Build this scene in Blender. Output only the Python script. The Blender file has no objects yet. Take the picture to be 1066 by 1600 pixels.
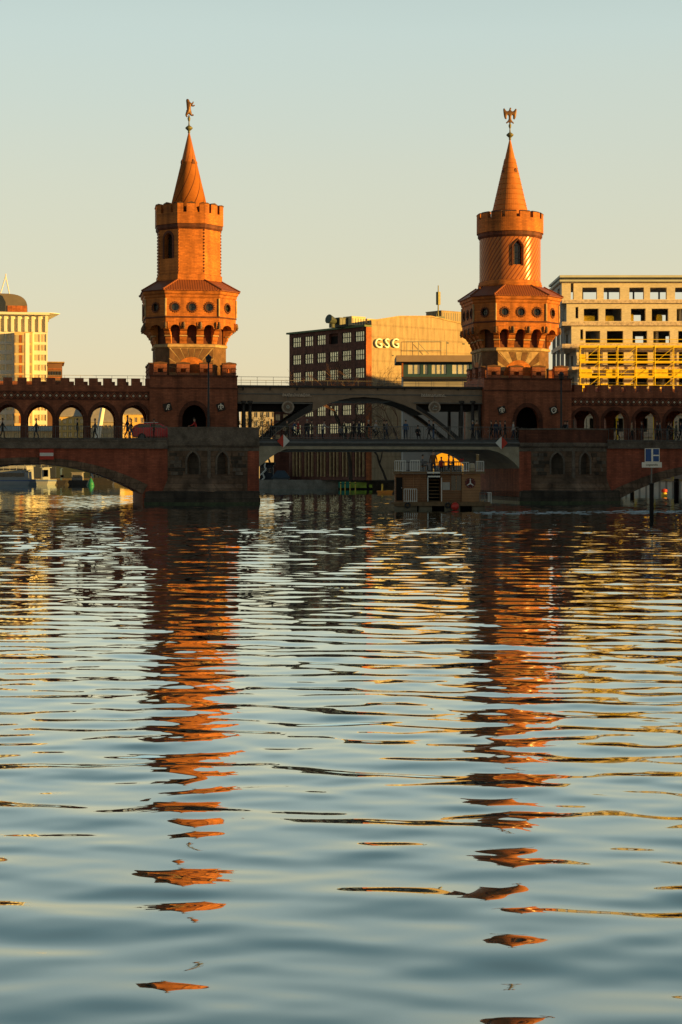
import bpy, bmesh, math, random
import numpy as np
from mathutils import Vector, Matrix
from mathutils.geometry import tessellate_polygon
R = math.radians
PI = math.pi
scene = bpy.context.scene
COL = scene.collection
FPX = 2775.0          # focal length in photo pixels
CAMZ = 2.6
HOR = 740.0

# ------------------------------------------------------------------ camera
cd = bpy.data.cameras.new('camera'); cam = bpy.data.objects.new('camera', cd); COL.objects.link(cam)
cam.location = (0, 0, CAMZ); cam.rotation_euler = (R(90), 0, 0)
cd.sensor_fit = 'AUTO'; cd.sensor_width = 36; cd.lens = 36 * FPX / 1600
cd.shift_y = -60 / 1600
cd.clip_start = 0.5; cd.clip_end = 9000
scene.camera = cam

# ------------------------------------------------------------------ sky and sun
SUN_AZ, SUN_EL = 67.0, 6.0        # azimuth from "towards the camera" turning to the right
w = bpy.data.worlds.new("World"); scene.world = w; w.use_nodes = True
nt = w.node_tree; nt.nodes.clear()
out = nt.nodes.new('ShaderNodeOutputWorld'); bg = nt.nodes.new('ShaderNodeBackground')
sky = nt.nodes.new('ShaderNodeTexSky'); sky.sky_type = 'NISHITA'; sky.sun_disc = False
sky.sun_elevation = R(SUN_EL); sky.sun_rotation = R(180 - SUN_AZ)
sky.air_density = 1.0; sky.dust_density = 2.0; sky.ozone_density = 1.0; sky.altitude = 0
bg.inputs[1].default_value = 0.12
tc = nt.nodes.new('ShaderNodeTexCoord'); sep = nt.nodes.new('ShaderNodeSeparateXYZ')
ramp = nt.nodes.new('ShaderNodeValToRGB'); mix = nt.nodes.new('ShaderNodeMix'); mix.data_type = 'RGBA'
nt.links.new(tc.outputs['Generated'], sep.inputs[0]); 
hz_n = nt.nodes.new('ShaderNodeTexNoise'); hz_m = nt.nodes.new('ShaderNodeMapping'); hz_m.inputs['Scale'].default_value = (1.6, 1.6, 14)
hz_n.inputs['Scale'].default_value = 1.0; hz_n.inputs['Detail'].default_value = 4; hz_a = nt.nodes.new('ShaderNodeMath'); hz_a.operation = 'MULTIPLY_ADD'
nt.links.new(tc.outputs['Generated'], hz_m.inputs[0]); nt.links.new(hz_m.outputs[0], hz_n.inputs['Vector']); nt.links.new(hz_n.outputs['Fac'], hz_a.inputs[0])
hz_a.inputs[1].default_value = .035; nt.links.new(sep.outputs[2], hz_a.inputs[2]); nt.links.new(hz_a.outputs[0], ramp.inputs[0])     # faint haze bands
SKY_STOPS = [(0.0, (3.2, 2.5, 1.45)), (0.06, (3.0, 2.5, 1.6)), (0.14, (2.55, 2.46, 1.86)), (0.26, (2.12, 2.48, 2.28)),
             (0.40, (1.15, 1.68, 1.72)), (0.56, (0.45, 0.75, 0.85)), (1.0, (0.25, 0.42, 0.6))]
el = ramp.color_ramp.elements
el[0].position = 0; el[1].position = 1.0
for i, (p, c) in enumerate(SKY_STOPS):
    e = el[0] if i == 0 else (el[len(el)-1] if i == len(SKY_STOPS)-1 else el.new(p))
    e.color = tuple(v / 4 for v in c) + (1,)
sc = nt.nodes.new('ShaderNodeVectorMath'); sc.operation = 'SCALE'; sc.inputs[3].default_value = 4.0
nt.links.new(ramp.outputs[0], sc.inputs[0])
mix.inputs[0].default_value = 0.85
nt.links.new(sky.outputs[0], mix.inputs[6]); nt.links.new(sc.outputs[0], mix.inputs[7])
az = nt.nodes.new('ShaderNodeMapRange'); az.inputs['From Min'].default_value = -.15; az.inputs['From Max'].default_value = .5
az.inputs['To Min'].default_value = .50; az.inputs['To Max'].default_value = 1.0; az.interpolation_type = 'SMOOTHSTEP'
nt.links.new(sep.outputs[1], az.inputs['Value'])        # sky dimmed behind and beside the camera to lower the fill light
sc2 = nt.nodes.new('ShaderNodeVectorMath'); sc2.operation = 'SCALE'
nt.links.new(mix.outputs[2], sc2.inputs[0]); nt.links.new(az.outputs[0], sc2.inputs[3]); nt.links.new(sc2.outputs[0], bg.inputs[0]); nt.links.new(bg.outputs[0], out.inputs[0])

sl = bpy.data.lights.new('sun', 'SUN'); sun = bpy.data.objects.new('sun', sl); COL.objects.link(sun)
sd = Vector((math.sin(R(SUN_AZ)) * math.cos(R(SUN_EL)), -math.cos(R(SUN_AZ)) * math.cos(R(SUN_EL)), math.sin(R(SUN_EL))))
sun.rotation_euler = sd.to_track_quat('Z', 'Y').to_euler()
sl.energy = 4.2; sl.angle = R(0.5); sl.color = (1.0, 0.55, 0.11)
vs = scene.view_settings; vs.view_transform = 'Standard'; vs.look = 'None'; vs.exposure = 1.25; vs.gamma = 1.0

# ------------------------------------------------------------------ materials
def mat(name, col, rough=0.8, var=0.25, scale=1.5, spec=0.3, metal=0.0, bump=0.0, kind=None, fine=0.0, emit=None):
    m = bpy.data.materials.new(name); m.use_nodes = True
    n = m.node_tree.nodes; l = m.node_tree.links; b = n['Principled BSDF']
    b.inputs['Roughness'].default_value = rough; b.inputs['Metallic'].default_value = metal
    b.inputs['Specular IOR Level'].default_value = spec
    t = n.new('ShaderNodeTexCoord'); no = n.new('ShaderNodeTexNoise'); no.inputs['Scale'].default_value = scale
    no.inputs['Detail'].default_value = 6; no.inputs['Roughness'].default_value = 0.65
    l.new(t.outputs['Object'], no.inputs['Vector'])
    r = n.new('ShaderNodeMapRange'); r.inputs['From Min'].default_value = .3; r.inputs['From Max'].default_value = .7
    r.inputs['To Min'].default_value = 1 - var; r.inputs['To Max'].default_value = 1 + var
    l.new(no.outputs['Fac'], r.inputs['Value'])
    last = r.outputs[0]
    if fine > 0:
        n2 = n.new('ShaderNodeTexNoise'); n2.inputs['Scale'].default_value = scale * 7; n2.inputs['Detail'].default_value = 3
        mp = n.new('ShaderNodeMapping'); mp.inputs['Scale'].default_value = (1, 1, 3)
        l.new(t.outputs['Object'], mp.inputs[0]); l.new(mp.outputs[0], n2.inputs['Vector'])
        r2 = n.new('ShaderNodeMapRange'); r2.inputs['From Min'].default_value = .3; r2.inputs['From Max'].default_value = .7
        r2.inputs['To Min'].default_value = 1 - fine; r2.inputs['To Max'].default_value = 1 + fine
        l.new(n2.outputs['Fac'], r2.inputs['Value'])
        mu = n.new('ShaderNodeMath'); mu.operation = 'MULTIPLY'; l.new(last, mu.inputs[0]); l.new(r2.outputs[0], mu.inputs[1]); last = mu.outputs[0]
    v = n.new('ShaderNodeVectorMath'); v.operation = 'SCALE'; v.inputs[0].default_value = col
    l.new(last, v.inputs[3]); l.new(v.outputs[0], b.inputs['Base Color'])
    if bump > 0:
        bp = n.new('ShaderNodeBump'); bp.inputs['Strength'].default_value = bump; bp.inputs['Distance'].default_value = 0.08
        l.new(no.outputs['Fac'], bp.inputs['Height']); l.new(bp.outputs[0], b.inputs['Normal'])
    if emit:
        b.inputs['Emission Color'].default_value = emit[0] + (1,); b.inputs['Emission Strength'].default_value = emit[1]
    m['_v'] = 1
    return m

def brickmat(name, col, mortar, sc_=1.0, var=0.3, rough=0.75, soot=.62, c1=(1.16, 1.13, 1.1, 1), c2=(.8, .78, .78, 1)):
    m = mat(name, col, rough, var, 0.6, 0.25, fine=0.12)
    n = m.node_tree.nodes; l = m.node_tree.links; b = n['Principled BSDF']
    t0 = n.new('ShaderNodeTexCoord'); mp = n.new('ShaderNodeMapping'); mp.inputs['Scale'].default_value = (1.7, 1.7, .22); st = n.new('ShaderNodeTexNoise')
    st.inputs['Scale'].default_value = 1.0; st.inputs['Detail'].default_value = 5; sr = n.new('ShaderNodeMapRange')         # soot and rain streaks
    for k_, v_ in (('From Min', .32), ('From Max', .6), ('To Min', soot), ('To Max', 1.06)): sr.inputs[k_].default_value = v_
    l.new(t0.outputs['Object'], mp.inputs[0]); l.new(mp.outputs[0], st.inputs['Vector']); l.new(st.outputs['Fac'], sr.inputs['Value'])
    sv = n.new('ShaderNodeVectorMath'); sv.operation = 'SCALE'; l.new(b.inputs['Base Color'].links[0].from_socket, sv.inputs[0]); l.new(sr.outputs[0], sv.inputs[3]); l.new(sv.outputs[0], b.inputs['Base Color'])
    t = n.new('ShaderNodeTexCoord'); s = n.new('ShaderNodeSeparateXYZ'); l.new(t.outputs['Object'], s.inputs[0])
    a = n.new('ShaderNodeMath'); a.operation = 'ADD'; l.new(s.outputs[0], a.inputs[0]); l.new(s.outputs[1], a.inputs[1])
    c = n.new('ShaderNodeCombineXYZ'); l.new(a.outputs[0], c.inputs[0]); l.new(s.outputs[2], c.inputs[1])
    br = n.new('ShaderNodeTexBrick'); l.new(c.outputs[0], br.inputs['Vector'])
    br.inputs['Scale'].default_value = 1.0; br.inputs['Brick Width'].default_value = .42 * sc_; br.inputs['Row Height'].default_value = .14 * sc_
    br.inputs['Mortar Size'].default_value = .012 * sc_
    br.inputs['Color1'].default_value = c1; br.inputs['Color2'].default_value = c2
    br.inputs['Mortar'].default_value = tuple(mortar) + (1,)
    mu = n.new('ShaderNodeVectorMath'); mu.operation = 'MULTIPLY'
    src = b.inputs['Base Color'].links[0].from_socket
    l.new(src, mu.inputs[0]); l.new(br.outputs['Color'], mu.inputs[1]); l.new(mu.outputs[0], b.inputs['Base Color'])
    return m

def stripemat(name, col, dark, kind, a=1.0, bfreq=1.0, duty=.2, rough=.6, grough=None, spec=.3):
    """stripes: kind 'helix' (angle*a + z*b), 'xy' (x+y)*b"""
    m = mat(name, col, rough, .15, 1.2, spec, fine=.08)
    n = m.node_tree.nodes; l = m.node_tree.links; b = n['Principled BSDF']
    t = n.new('ShaderNodeTexCoord'); s = n.new('ShaderNodeSeparateXYZ'); l.new(t.outputs['Object'], s.inputs[0])
    def M(op, x, y=None):
        k = n.new('ShaderNodeMath'); k.operation = op
        for i, q in enumerate((x, y)):
            if q is None: continue
            if isinstance(q, (int, float)): k.inputs[i].default_value = q
            else: l.new(q, k.inputs[i])
        return k.outputs[0]
    if kind == 'helix':
        ang = M('ARCTAN2', s.outputs[1], s.outputs[0])
        ph = M('ADD', M('MULTIPLY', ang, a / (2 * PI)), M('MULTIPLY', s.outputs[2], bfreq))
    elif kind == 'x': ph = M('MULTIPLY', s.outputs[0], bfreq)
    elif kind == 'y': ph = M('MULTIPLY', s.outputs[1], bfreq)
    elif kind == 'z': ph = M('MULTIPLY', s.outputs[2], bfreq)
    else: ph = M('MULTIPLY', M('ADD', s.outputs[0], s.outputs[1]), bfreq)
    fr = M('FRACT', ph); st = M('LESS_THAN', fr, duty)
    mx = n.new('ShaderNodeMix'); mx.data_type = 'RGBA'; l.new(st, mx.inputs[0])
    l.new(b.inputs['Base Color'].links[0].from_socket, mx.inputs[6]); mx.inputs[7].default_value = tuple(dark) + (1,)
    l.new(mx.outputs[2], b.inputs['Base Color'])
    if grough is not None:
        st2 = M('GREATER_THAN', fr, .58)
        rr = n.new('ShaderNodeMapRange'); l.new(st2, rr.inputs['Value']); rr.inputs['To Min'].default_value = rough; rr.inputs['To Max'].default_value = grough
        l.new(rr.outputs[0], b.inputs['Roughness'])
    return m

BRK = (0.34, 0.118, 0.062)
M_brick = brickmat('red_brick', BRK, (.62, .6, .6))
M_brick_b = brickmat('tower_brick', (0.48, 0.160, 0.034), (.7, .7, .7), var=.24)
M_brickdk = brickmat('dark_brick', (0.13, 0.045, 0.026), (.6, .6, .6))
M_span = brickmat('span_brick', (0.36, 0.10, 0.055), (.65, .65, .65), var=.22)
M_stone = brickmat('rough_stone', (0.185, 0.122, 0.082), (.7, .68, .66), 3.2, .6, .9)
M_stonel = mat('pale_stone', (0.42, 0.29, 0.15), .85, .35, 2.0, .2, bump=.3, fine=.2)
M_drum = mat('tower_stone', (0.155, 0.085, 0.045), .9, .4, 1.6, .2, bump=.5, fine=.3)
M_plinth = brickmat('wet_plinth_stone', (0.07, 0.054, 0.04), (.7, .7, .7), 3.6, .5, .7)
M_cornice = mat('weathered_coping', (0.15, 0.122, 0.098), .85, .45, 1.3, .2, fine=.3)
M_terr = mat('glazed_terracotta', (0.40, 0.16, 0.055), .5, .2, 3, .4)
M_dot = mat('pale_frieze_stone', (.62, .54, .42), .8, .3, 3)
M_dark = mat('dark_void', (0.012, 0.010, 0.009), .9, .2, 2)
M_tile = stripemat('roof_tiles', (0.27, 0.082, 0.03), (0.12, 0.032, 0.012), 'xy', bfreq=3.4, duty=.35, rough=.6)
M_tilex = stripemat('roof_tiles_front', (0.27, 0.082, 0.03), (0.12, 0.032, 0.012), 'x', bfreq=4.6, duty=.35, rough=.6)
M_tiley = stripemat('roof_tiles_side', (0.27, 0.082, 0.03), (0.12, 0.032, 0.012), 'y', bfreq=4.6, duty=.35, rough=.6)
M_spiral = stripemat('spiral_brick_spire', (0.42, 0.14, 0.03), (0.10, 0.03, 0.015), 'helix', a=-10, bfreq=.55, duty=.09)
M_ring = mat('banded_brick_spire', (0.42, 0.14, 0.03), .7, .2, 2, .3, fine=.15)
M_helix = stripemat('glazed_spiral_brick', (0.43, 0.14, 0.03), (0.17, 0.04, 0.016), 'helix', a=-44, bfreq=1.75, duty=.25, rough=.85, grough=.27, spec=.42)
M_cap = mat('merlon_cap', (0.10, 0.05, 0.03), .8, .3, 3)
M_bronze = mat('gilt_bronze', (0.13, 0.065, 0.028), .5, .3, 6, .5, metal=.4)
M_copper = mat('green_copper', (0.16, 0.15, 0.07), .55, .3, 5, .4, metal=.3)
M_steel = mat('bridge_steel', (0.27, 0.195, 0.135), .6, .25, 1.2, .35, fine=.12)
M_steeld = mat('dark_steel', (0.028, 0.026, 0.026), .55, .3, 2, .4)
M_steelg = mat('grey_steel', (0.12, 0.12, 0.115), .5, .25, 2, .4)
M_girder = mat('girder_paint', (0.055, 0.058, 0.062), .45, .25, 2, .4)
M_cream = mat('cream_flange', (0.34, 0.30, 0.22), .7, .25, 1.5, .3, fine=.15)
M_soffit = mat('concrete_soffit', (0.30, 0.27, 0.22), .85, .2, .8)
M_asphalt = mat('asphalt', (0.05, 0.05, 0.05), .9, .2, 2)
M_glassd = mat('dark_glass', (0.02, 0.024, 0.028), .12, .2, 1, .8)
M_white = mat('white_paint', (0.72, 0.72, 0.68), .5, .08, 3)
M_red = mat('red_paint', (0.50, 0.045, 0.025), .5, .12, 3)
M_blue = mat('blue_paint', (0.015, 0.07, 0.26), .4, .1, 3)
M_shield = mat('shield_ground', (0.05, 0.035, 0.028), .7, .3, 4)
M_relief = mat('shield_relief', (0.85, 0.78, 0.66), .7, .2, 6)

# ------------------------------------------------------------------ frames, things, parts
class Frame:
    def __init__(s, yaw, px, py): s.y = R(yaw); s.px = px; s.py = py; s.c = math.cos(s.y); s.s = math.sin(s.y)
    def w(s, u, v, z=0): return (s.px + u * s.c - v * s.s, s.py + u * s.s + v * s.c, z)
    def u(s, px, v):                       # frame u of the vertical line seen at photo column px in plane v
        k = (px - 533.0) / FPX
        return (k * (s.py + v * s.c) - s.px + v * s.s) / (s.c - k * s.s)
    def z(s, px, py, v):
        u = s.u(px, v); Y = s.w(u, v)[1]
        return CAMZ + (HOR - py) * Y / FPX
WF = Frame(0, 0, 0)
BF = Frame(9, 0, 150)                        # the bridge stands at 9 degrees to the view
META = {}
def wx(px, d): return (px - 533) * d / FPX
def wz(py, d): return CAMZ + (HOR - py) * d / FPX

def tag(o, label=None, cat=None, group=None, kind=None):
    if label: o['label'] = label
    if cat: o['category'] = cat
    if group: o['group'] = group
    if kind: o['kind'] = kind
    return o
def thing(name, label, cat, org=(0, 0, 0), fr=WF, group=None, rz=0.0):
    o = bpy.data.objects.new(name, None); COL.objects.link(o); o.empty_display_size = .3
    o.location = fr.w(*org); o.rotation_euler = (0, 0, fr.y + rz); META[o.name] = (Vector(org), fr)
    return tag(o, label, cat, group)

class MB:
    def __init__(s): s.v = []; s.f = []; s.mi = []; s.cur = 0; s.sm = []; s.smooth = False
    def mesh(s, vs, fs, smooth=None):
        b = len(s.v); s.v += [tuple(v) for v in vs]
        for f in fs: s.f.append(tuple(b + i for i in f)); s.mi.append(s.cur); s.sm.append(s.smooth if smooth is None else smooth)
        return s
    def box(s, x0, x1, y0, y1, z0, z1):
        return s.mesh([(x0,y0,z0),(x1,y0,z0),(x1,y1,z0),(x0,y1,z0),(x0,y0,z1),(x1,y0,z1),(x1,y1,z1),(x0,y1,z1)],
               [(0,3,2,1),(4,5,6,7),(0,1,5,4),(1,2,6,5),(2,3,7,6),(3,0,4,7)])
    def loft(s, rings, cap=True, smooth=None):
        n = len(rings[0]); vs = [p for r in rings for p in r]; fs = []
        for k in range(len(rings) - 1):
            for i in range(n):
                j = (i + 1) % n; fs.append((k*n+i, k*n+j, (k+1)*n+j, (k+1)*n+i))
        s.mesh(vs, fs, smooth)
        if cap: s.mesh(rings[0], [tuple(range(n))[::-1]], False); s.mesh(rings[-1], [tuple(range(n))], False)
        return s
    def prism(s, poly, z0, z1): return s.loft([[(x, y, z0) for x, y in poly], [(x, y, z1) for x, y in poly]])
    def lathe(s, prof, n=24, cx=0, cy=0, ph=0.0, smooth=None, cap=True):
        return s.loft([[(cx + r * math.cos(2*PI*i/n + ph), cy + r * math.sin(2*PI*i/n + ph), z) for i in range(n)] for r, z in prof], cap, smooth)
    def tube(s, a, b, r0, r1=None, n=6, smooth=None):
        a = Vector(a); b = Vector(b); r1 = r0 if r1 is None else r1
        d = (b - a).normalized(); x = d.orthogonal().normalized(); y = d.cross(x)
        ring = lambda p, r: [tuple(p + x * (r * math.cos(2*PI*i/n)) + y * (r * math.sin(2*PI*i/n))) for i in range(n)]
        return s.loft([ring(a, r0), ring(b, r1)], True, smooth)
    def path(s, pts, r, n=6):
        for a, b in zip(pts, pts[1:]): s.tube(a, b, r, r, n)
        return s
    def sphere(s, c, r, n=12, m=8, sx=1, sy=1, sz=1):
        rings = []
        for k in range(1, m):
            a = PI * k / m
            rings.append([(c[0] + sx*r*math.sin(a)*math.cos(2*PI*i/n), c[1] + sy*r*math.sin(a)*math.sin(2*PI*i/n), c[2] - sz*r*math.cos(a)) for i in range(n)])
        return s.loft(rings, True, True)
    def wall(s, outer, holes, o, ud, nd, th):
        """plate in the (s, z) plane through o; ud = along, nd = outward normal, th = thickness inwards"""
        o = Vector(o); ud = Vector(ud).normalized(); nd = Vector(nd).normalized(); Z = Vector((0, 0, 1))
        loops = [outer] + list(holes); flat = [p for l in loops for p in l]
        tris = tessellate_polygon([[Vector((a, b, 0)) for a, b in l] for l in loops])
        P = lambda p, t: tuple(o + ud * p[0] + Z * p[1] - nd * t)
        n = len(flat); fs = [tuple(t) for t in tris] + [tuple(n + i for i in reversed(t)) for t in tris]
        b = 0
        for l in loops:
            m = len(l)
            for i in range(m):
                j = (i + 1) % m; fs.append((b+i, b+j, n+b+j, n+b+i))
            b += m
        return s.mesh([P(p, 0) for p in flat] + [P(p, th) for p in flat], fs)

def build(name, mb, mats, parent=None, org=(0, 0, 0), fr=WF, weld=True):
    me = bpy.data.meshes.new(name); O = Vector(org)
    me.from_pydata([tuple(Vector(v) - O) for v in mb.v], [], mb.f)
    if not isinstance(mats, (list, tuple)): mats = [mats]
    for m in mats: me.materials.append(m)
    me.polygons.foreach_set('material_index', mb.mi); me.polygons.foreach_set('use_smooth', mb.sm)
    if len(mb.f) < 60000:
        bm = bmesh.new(); bm.from_mesh(me); bmesh.ops.remove_doubles(bm, verts=bm.verts, dist=1e-5)
        bmesh.ops.recalc_face_normals(bm, faces=bm.faces); bm.to_mesh(me); bm.free()
    me.update()
    ob = bpy.data.objects.new(name, me); COL.objects.link(ob)
    if parent: ob.parent = parent
    return ob
def part(parent, name, mb, mats, label=None):
    org, fr = META[parent.name]
    o = build(name, mb, mats, parent, org, fr); META[o.name] = (org, fr)
    if label: o['label'] = label
    return o
def solo(name, mb, mats, label, cat, org=(0, 0, 0), fr=WF, group=None, kind=None):
    o = build(name, mb, mats, None, org, fr); o.location = fr.w(*org); o.rotation_euler = (0, 0, fr.y); META[o.name] = (Vector(org), fr)
    if kind == 'structure': tag(o, kind=kind)
    else: tag(o, label, cat, group, kind)
    return o
def kids(o): return [c for c in bpy.data.objects if c.parent == o]
def dup(o, loc, rz, label=None, group=None, fr=None, scale=None):
    r = o.copy(); COL.objects.link(r); r.location = loc; r.rotation_euler = (0, 0, rz)
    if scale: r.scale = (scale,) * 3
    if label: r['label'] = label
    if group: r['group'] = group
    for c in kids(o):
        d = c.copy(); COL.objects.link(d); d.parent = r
        for g in kids(c):
            h = g.copy(); COL.objects.link(h); h.parent = d
    return r

def skin(pts, edges, rad, sub=2):
    """continuous body grown over a skeleton; returns (verts, faces)"""
    me = bpy.data.meshes.new('tmp'); me.from_pydata(pts, edges, []); ob = bpy.data.objects.new('tmp', me); COL.objects.link(ob)
    ob.modifiers.new('s', 'SKIN'); s2 = ob.modifiers.new('u', 'SUBSURF'); s2.levels = sub; s2.render_levels = sub
    sv = me.skin_vertices[0].data
    for i, r in enumerate(rad):
        sv[i].radius = (r, r) if isinstance(r, (int, float)) else r; sv[i].use_root = (i == 0)
    dg = bpy.context.evaluated_depsgraph_get(); dg.update(); ev = ob.evaluated_get(dg); m2 = ev.to_mesh()
    V = [tuple(v.co) for v in m2.vertices]; F = [tuple(p.vertices) for p in m2.polygons]
    ev.to_mesh_clear(); bpy.data.objects.remove(ob); bpy.data.meshes.remove(me)
    return V, F

def text(s, size, depth, mb, at, fr_rot=None, cur=0):
    """lettering as mesh, standing in the x-z plane facing -y, centred on at"""
    cu = bpy.data.curves.new('t', 'FONT'); cu.body = s; cu.size = size; cu.extrude = depth / 2; cu.align_x = 'CENTER'; cu.align_y = 'CENTER'; cu.resolution_u = 3
    ob = bpy.data.objects.new('t', cu); COL.objects.link(ob)
    dg = bpy.context.evaluated_depsgraph_get(); ev = ob.evaluated_get(dg); m2 = ev.to_mesh()
    k = mb.cur; mb.cur = cur
    mb.mesh([(at[0] + v.co.x, at[1] - v.co.z, at[2] + v.co.y) for v in m2.vertices], [tuple(p.vertices) for p in m2.polygons])
    mb.cur = k; ev.to_mesh_clear(); bpy.data.objects.remove(ob)

def arch(cx, z0, zs, hw, top, n=10, pointed=True):
    """outline of an arched opening: base z0, springing zs, half width hw, apex top"""
    pts = [(cx - hw, z0), (cx - hw, zs)]
    h = top - zs
    if pointed:
        # two arcs meeting at the apex; radius from hw and h
        r = (hw * hw + h * h) / (2 * hw); a = math.asin(min(1, h / r))
        L = [(cx - hw + r - r * math.cos(a * i / n), zs + r * math.sin(a * i / n)) for i in range(1, n + 1)]
        pts += L + [(2 * cx - x, z) for x, z in reversed(L[:-1])]
    else:
        pts += [(cx - hw * math.cos(PI * i / (2 * n)), zs + h * math.sin(PI * i / (2 * n))) for i in range(1, 2 * n)]
    pts += [(cx + hw, zs), (cx + hw, z0)]
    return pts
def archring(mb, cx, z0, zs, hw, top, wd, o, ud, nd, th, pointed=True):
    inn = arch(cx, z0, zs, hw, top, 10, pointed); ou = arch(cx, z0, zs, hw + wd, top + wd * 1.15, 10, pointed)
    n = len(inn); o = Vector(o); ud = Vector(ud).normalized(); nd = Vector(nd).normalized()
    P = lambda p, t: tuple(o + ud * p[0] + Vector((0, 0, p[1])) + nd * t)
    vs = [P(p, 0) for p in inn] + [P(p, 0) for p in ou] + [P(p, th) for p in inn] + [P(p, th) for p in ou]
    fs = []
    for i in range(n - 1):
        fs += [(i, i+1, n+i+1, n+i), (2*n+i, 3*n+i, 3*n+i+1, 2*n+i+1), (i, 2*n+i, 2*n+i+1, i+1), (n+i, n+i+1, 3*n+i+1, 3*n+i)]
    fs += [(0, n, 3*n, 2*n), (n-1, 3*n-1, 4*n-1, 2*n-1)]
    mb.mesh(vs, fs)
def chsq(hx, half, z, cx, cy, hy=None):
    """square of half-size hx with chamfered corners leaving a front edge of +-half; counter-clockwise from front-left"""
    return [(cx-half, cy-hx, z), (cx+half, cy-hx, z), (cx+hx, cy-half, z), (cx+hx, cy+half, z),
            (cx+half, cy+hx, z), (cx-half, cy+hx, z), (cx-hx, cy+half, z), (cx-hx, cy-half, z)]
def octo(a, z, cx, cy): return chsq(a, a * math.tan(PI / 8), z, cx, cy)

# ------------------------------------------------------------------ water
def make_water():
    rng = np.random.RandomState(11)
    ys = [3.0]
    while ys[-1] < 34: ys.append(ys[-1] + max(0.006, ys[-1] ** 2 / 4600 * .75))
    while ys[-1] < 215: ys.append(ys[-1] + 0.26)
    while ys[-1] < 460: ys.append(ys[-1] * 1.006)
    ys += [520, 700, 1200, 3000, 6000]; ys = np.array(ys)
    t = np.concatenate([-np.geomspace(3.2, .235, 26)[:-1], np.linspace(-.23, .23, 400), np.geomspace(.235, 3.2, 26)[1:]])
    T, Y = np.meshgrid(t, ys); X = T * Y; Z = np.zeros_like(X)
    fade = 1 / (1 + (Y / 300.0) ** 4)
    NW = 96
    L = np.exp(np.clip(rng.normal(np.log(.70), .58, NW), np.log(.26), np.log(4.0))); th = rng.normal(0, .42, NW) + R(5); ph = rng.uniform(0, 2*PI, NW)
    # slope share of each wave; long smooth swells near, more chop further out
    wgt = np.where(L > 1.0, 1.0, (L / 1.0) ** .6)
    wgt = wgt / np.sqrt((wgt ** 2).sum() / 2)
    near = .031 + .012 * np.exp(-(Y - 7) / 6) + .02 * np.clip((Y - 14) / 50, 0, 1) + .03 * np.exp(-((Y - 116 - X * .04) / 2.6) ** 2) * (X > 9)
    patch = 1 + .22 * np.sin(X * .11 + Y * .05 + 1) * np.sin(Y * .13 - X * .04) 
    for i in range(NW):
        k = 2 * PI / L[i]
        shortg = 1.0 if L[i] > .8 else np.clip(.8 + (Y - 8) / 25, .8, 1.25)
        Z += (wgt[i] / k) * np.sin(k * (np.sin(th[i]) * X + np.cos(th[i]) * Y) + ph[i]) * shortg
    Z *= near * patch * fade
    nr, nc = X.shape; V = np.stack([X, Y, Z], -1).reshape(-1, 3).astype(np.float32)
    me = bpy.data.meshes.new('water'); me.vertices.add(len(V)); me.vertices.foreach_set('co', V.ravel())
    idx = np.arange(nr * nc).reshape(nr, nc)
    Q = np.stack([idx[:-1, :-1], idx[:-1, 1:], idx[1:, 1:], idx[1:, :-1]], -1).reshape(-1, 4)
    extra = np.array([[-3000, 3, 0], [3000, 3, 0], [3000, -400, 0], [-3000, -400, 0]], np.float32)
    nq = len(Q); me.loops.add(nq * 4); me.loops.foreach_set('vertex_index', Q.ravel().astype(np.int32))
    me.polygons.add(nq); me.polygons.foreach_set('loop_start', (np.arange(nq) * 4).astype(np.int32))
    me.polygons.foreach_set('use_smooth', np.ones(nq, bool)); me.update(calc_edges=True); me.validate()
    m = bpy.data.materials.new('river_water'); m.use_nodes = True; n = m.node_tree.nodes; l = m.node_tree.links; n.clear()
    o = n.new('ShaderNodeOutputMaterial'); df = n.new('ShaderNodeBsdfDiffuse'); gl = n.new('ShaderNodeBsdfGlossy'); mx = n.new('ShaderNodeMixShader')
    df.inputs['Color'].default_value = (.012, .034, .04, 1); gl.inputs['Roughness'].default_value = .02; gl.inputs['Color'].default_value = (.87, .95, .97, 1)
    fr = n.new('ShaderNodeFresnel'); fr.inputs['IOR'].default_value = 1.4
    ma = n.new('ShaderNodeMath'); ma.operation = 'MULTIPLY_ADD'; ma.inputs[1].default_value = 1.45; ma.inputs[2].default_value = .14; ma.use_clamp = True
    l.new(fr.outputs[0], ma.inputs[0]); l.new(ma.outputs[0], mx.inputs[0]); l.new(df.outputs[0], mx.inputs[1]); l.new(gl.outputs[0], mx.inputs[2]); l.new(mx.outputs[0], o.inputs[0])
    me.materials.append(m); ob = bpy.data.objects.new('water', me); COL.objects.link(ob); ob['kind'] = 'structure'
make_water()
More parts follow.
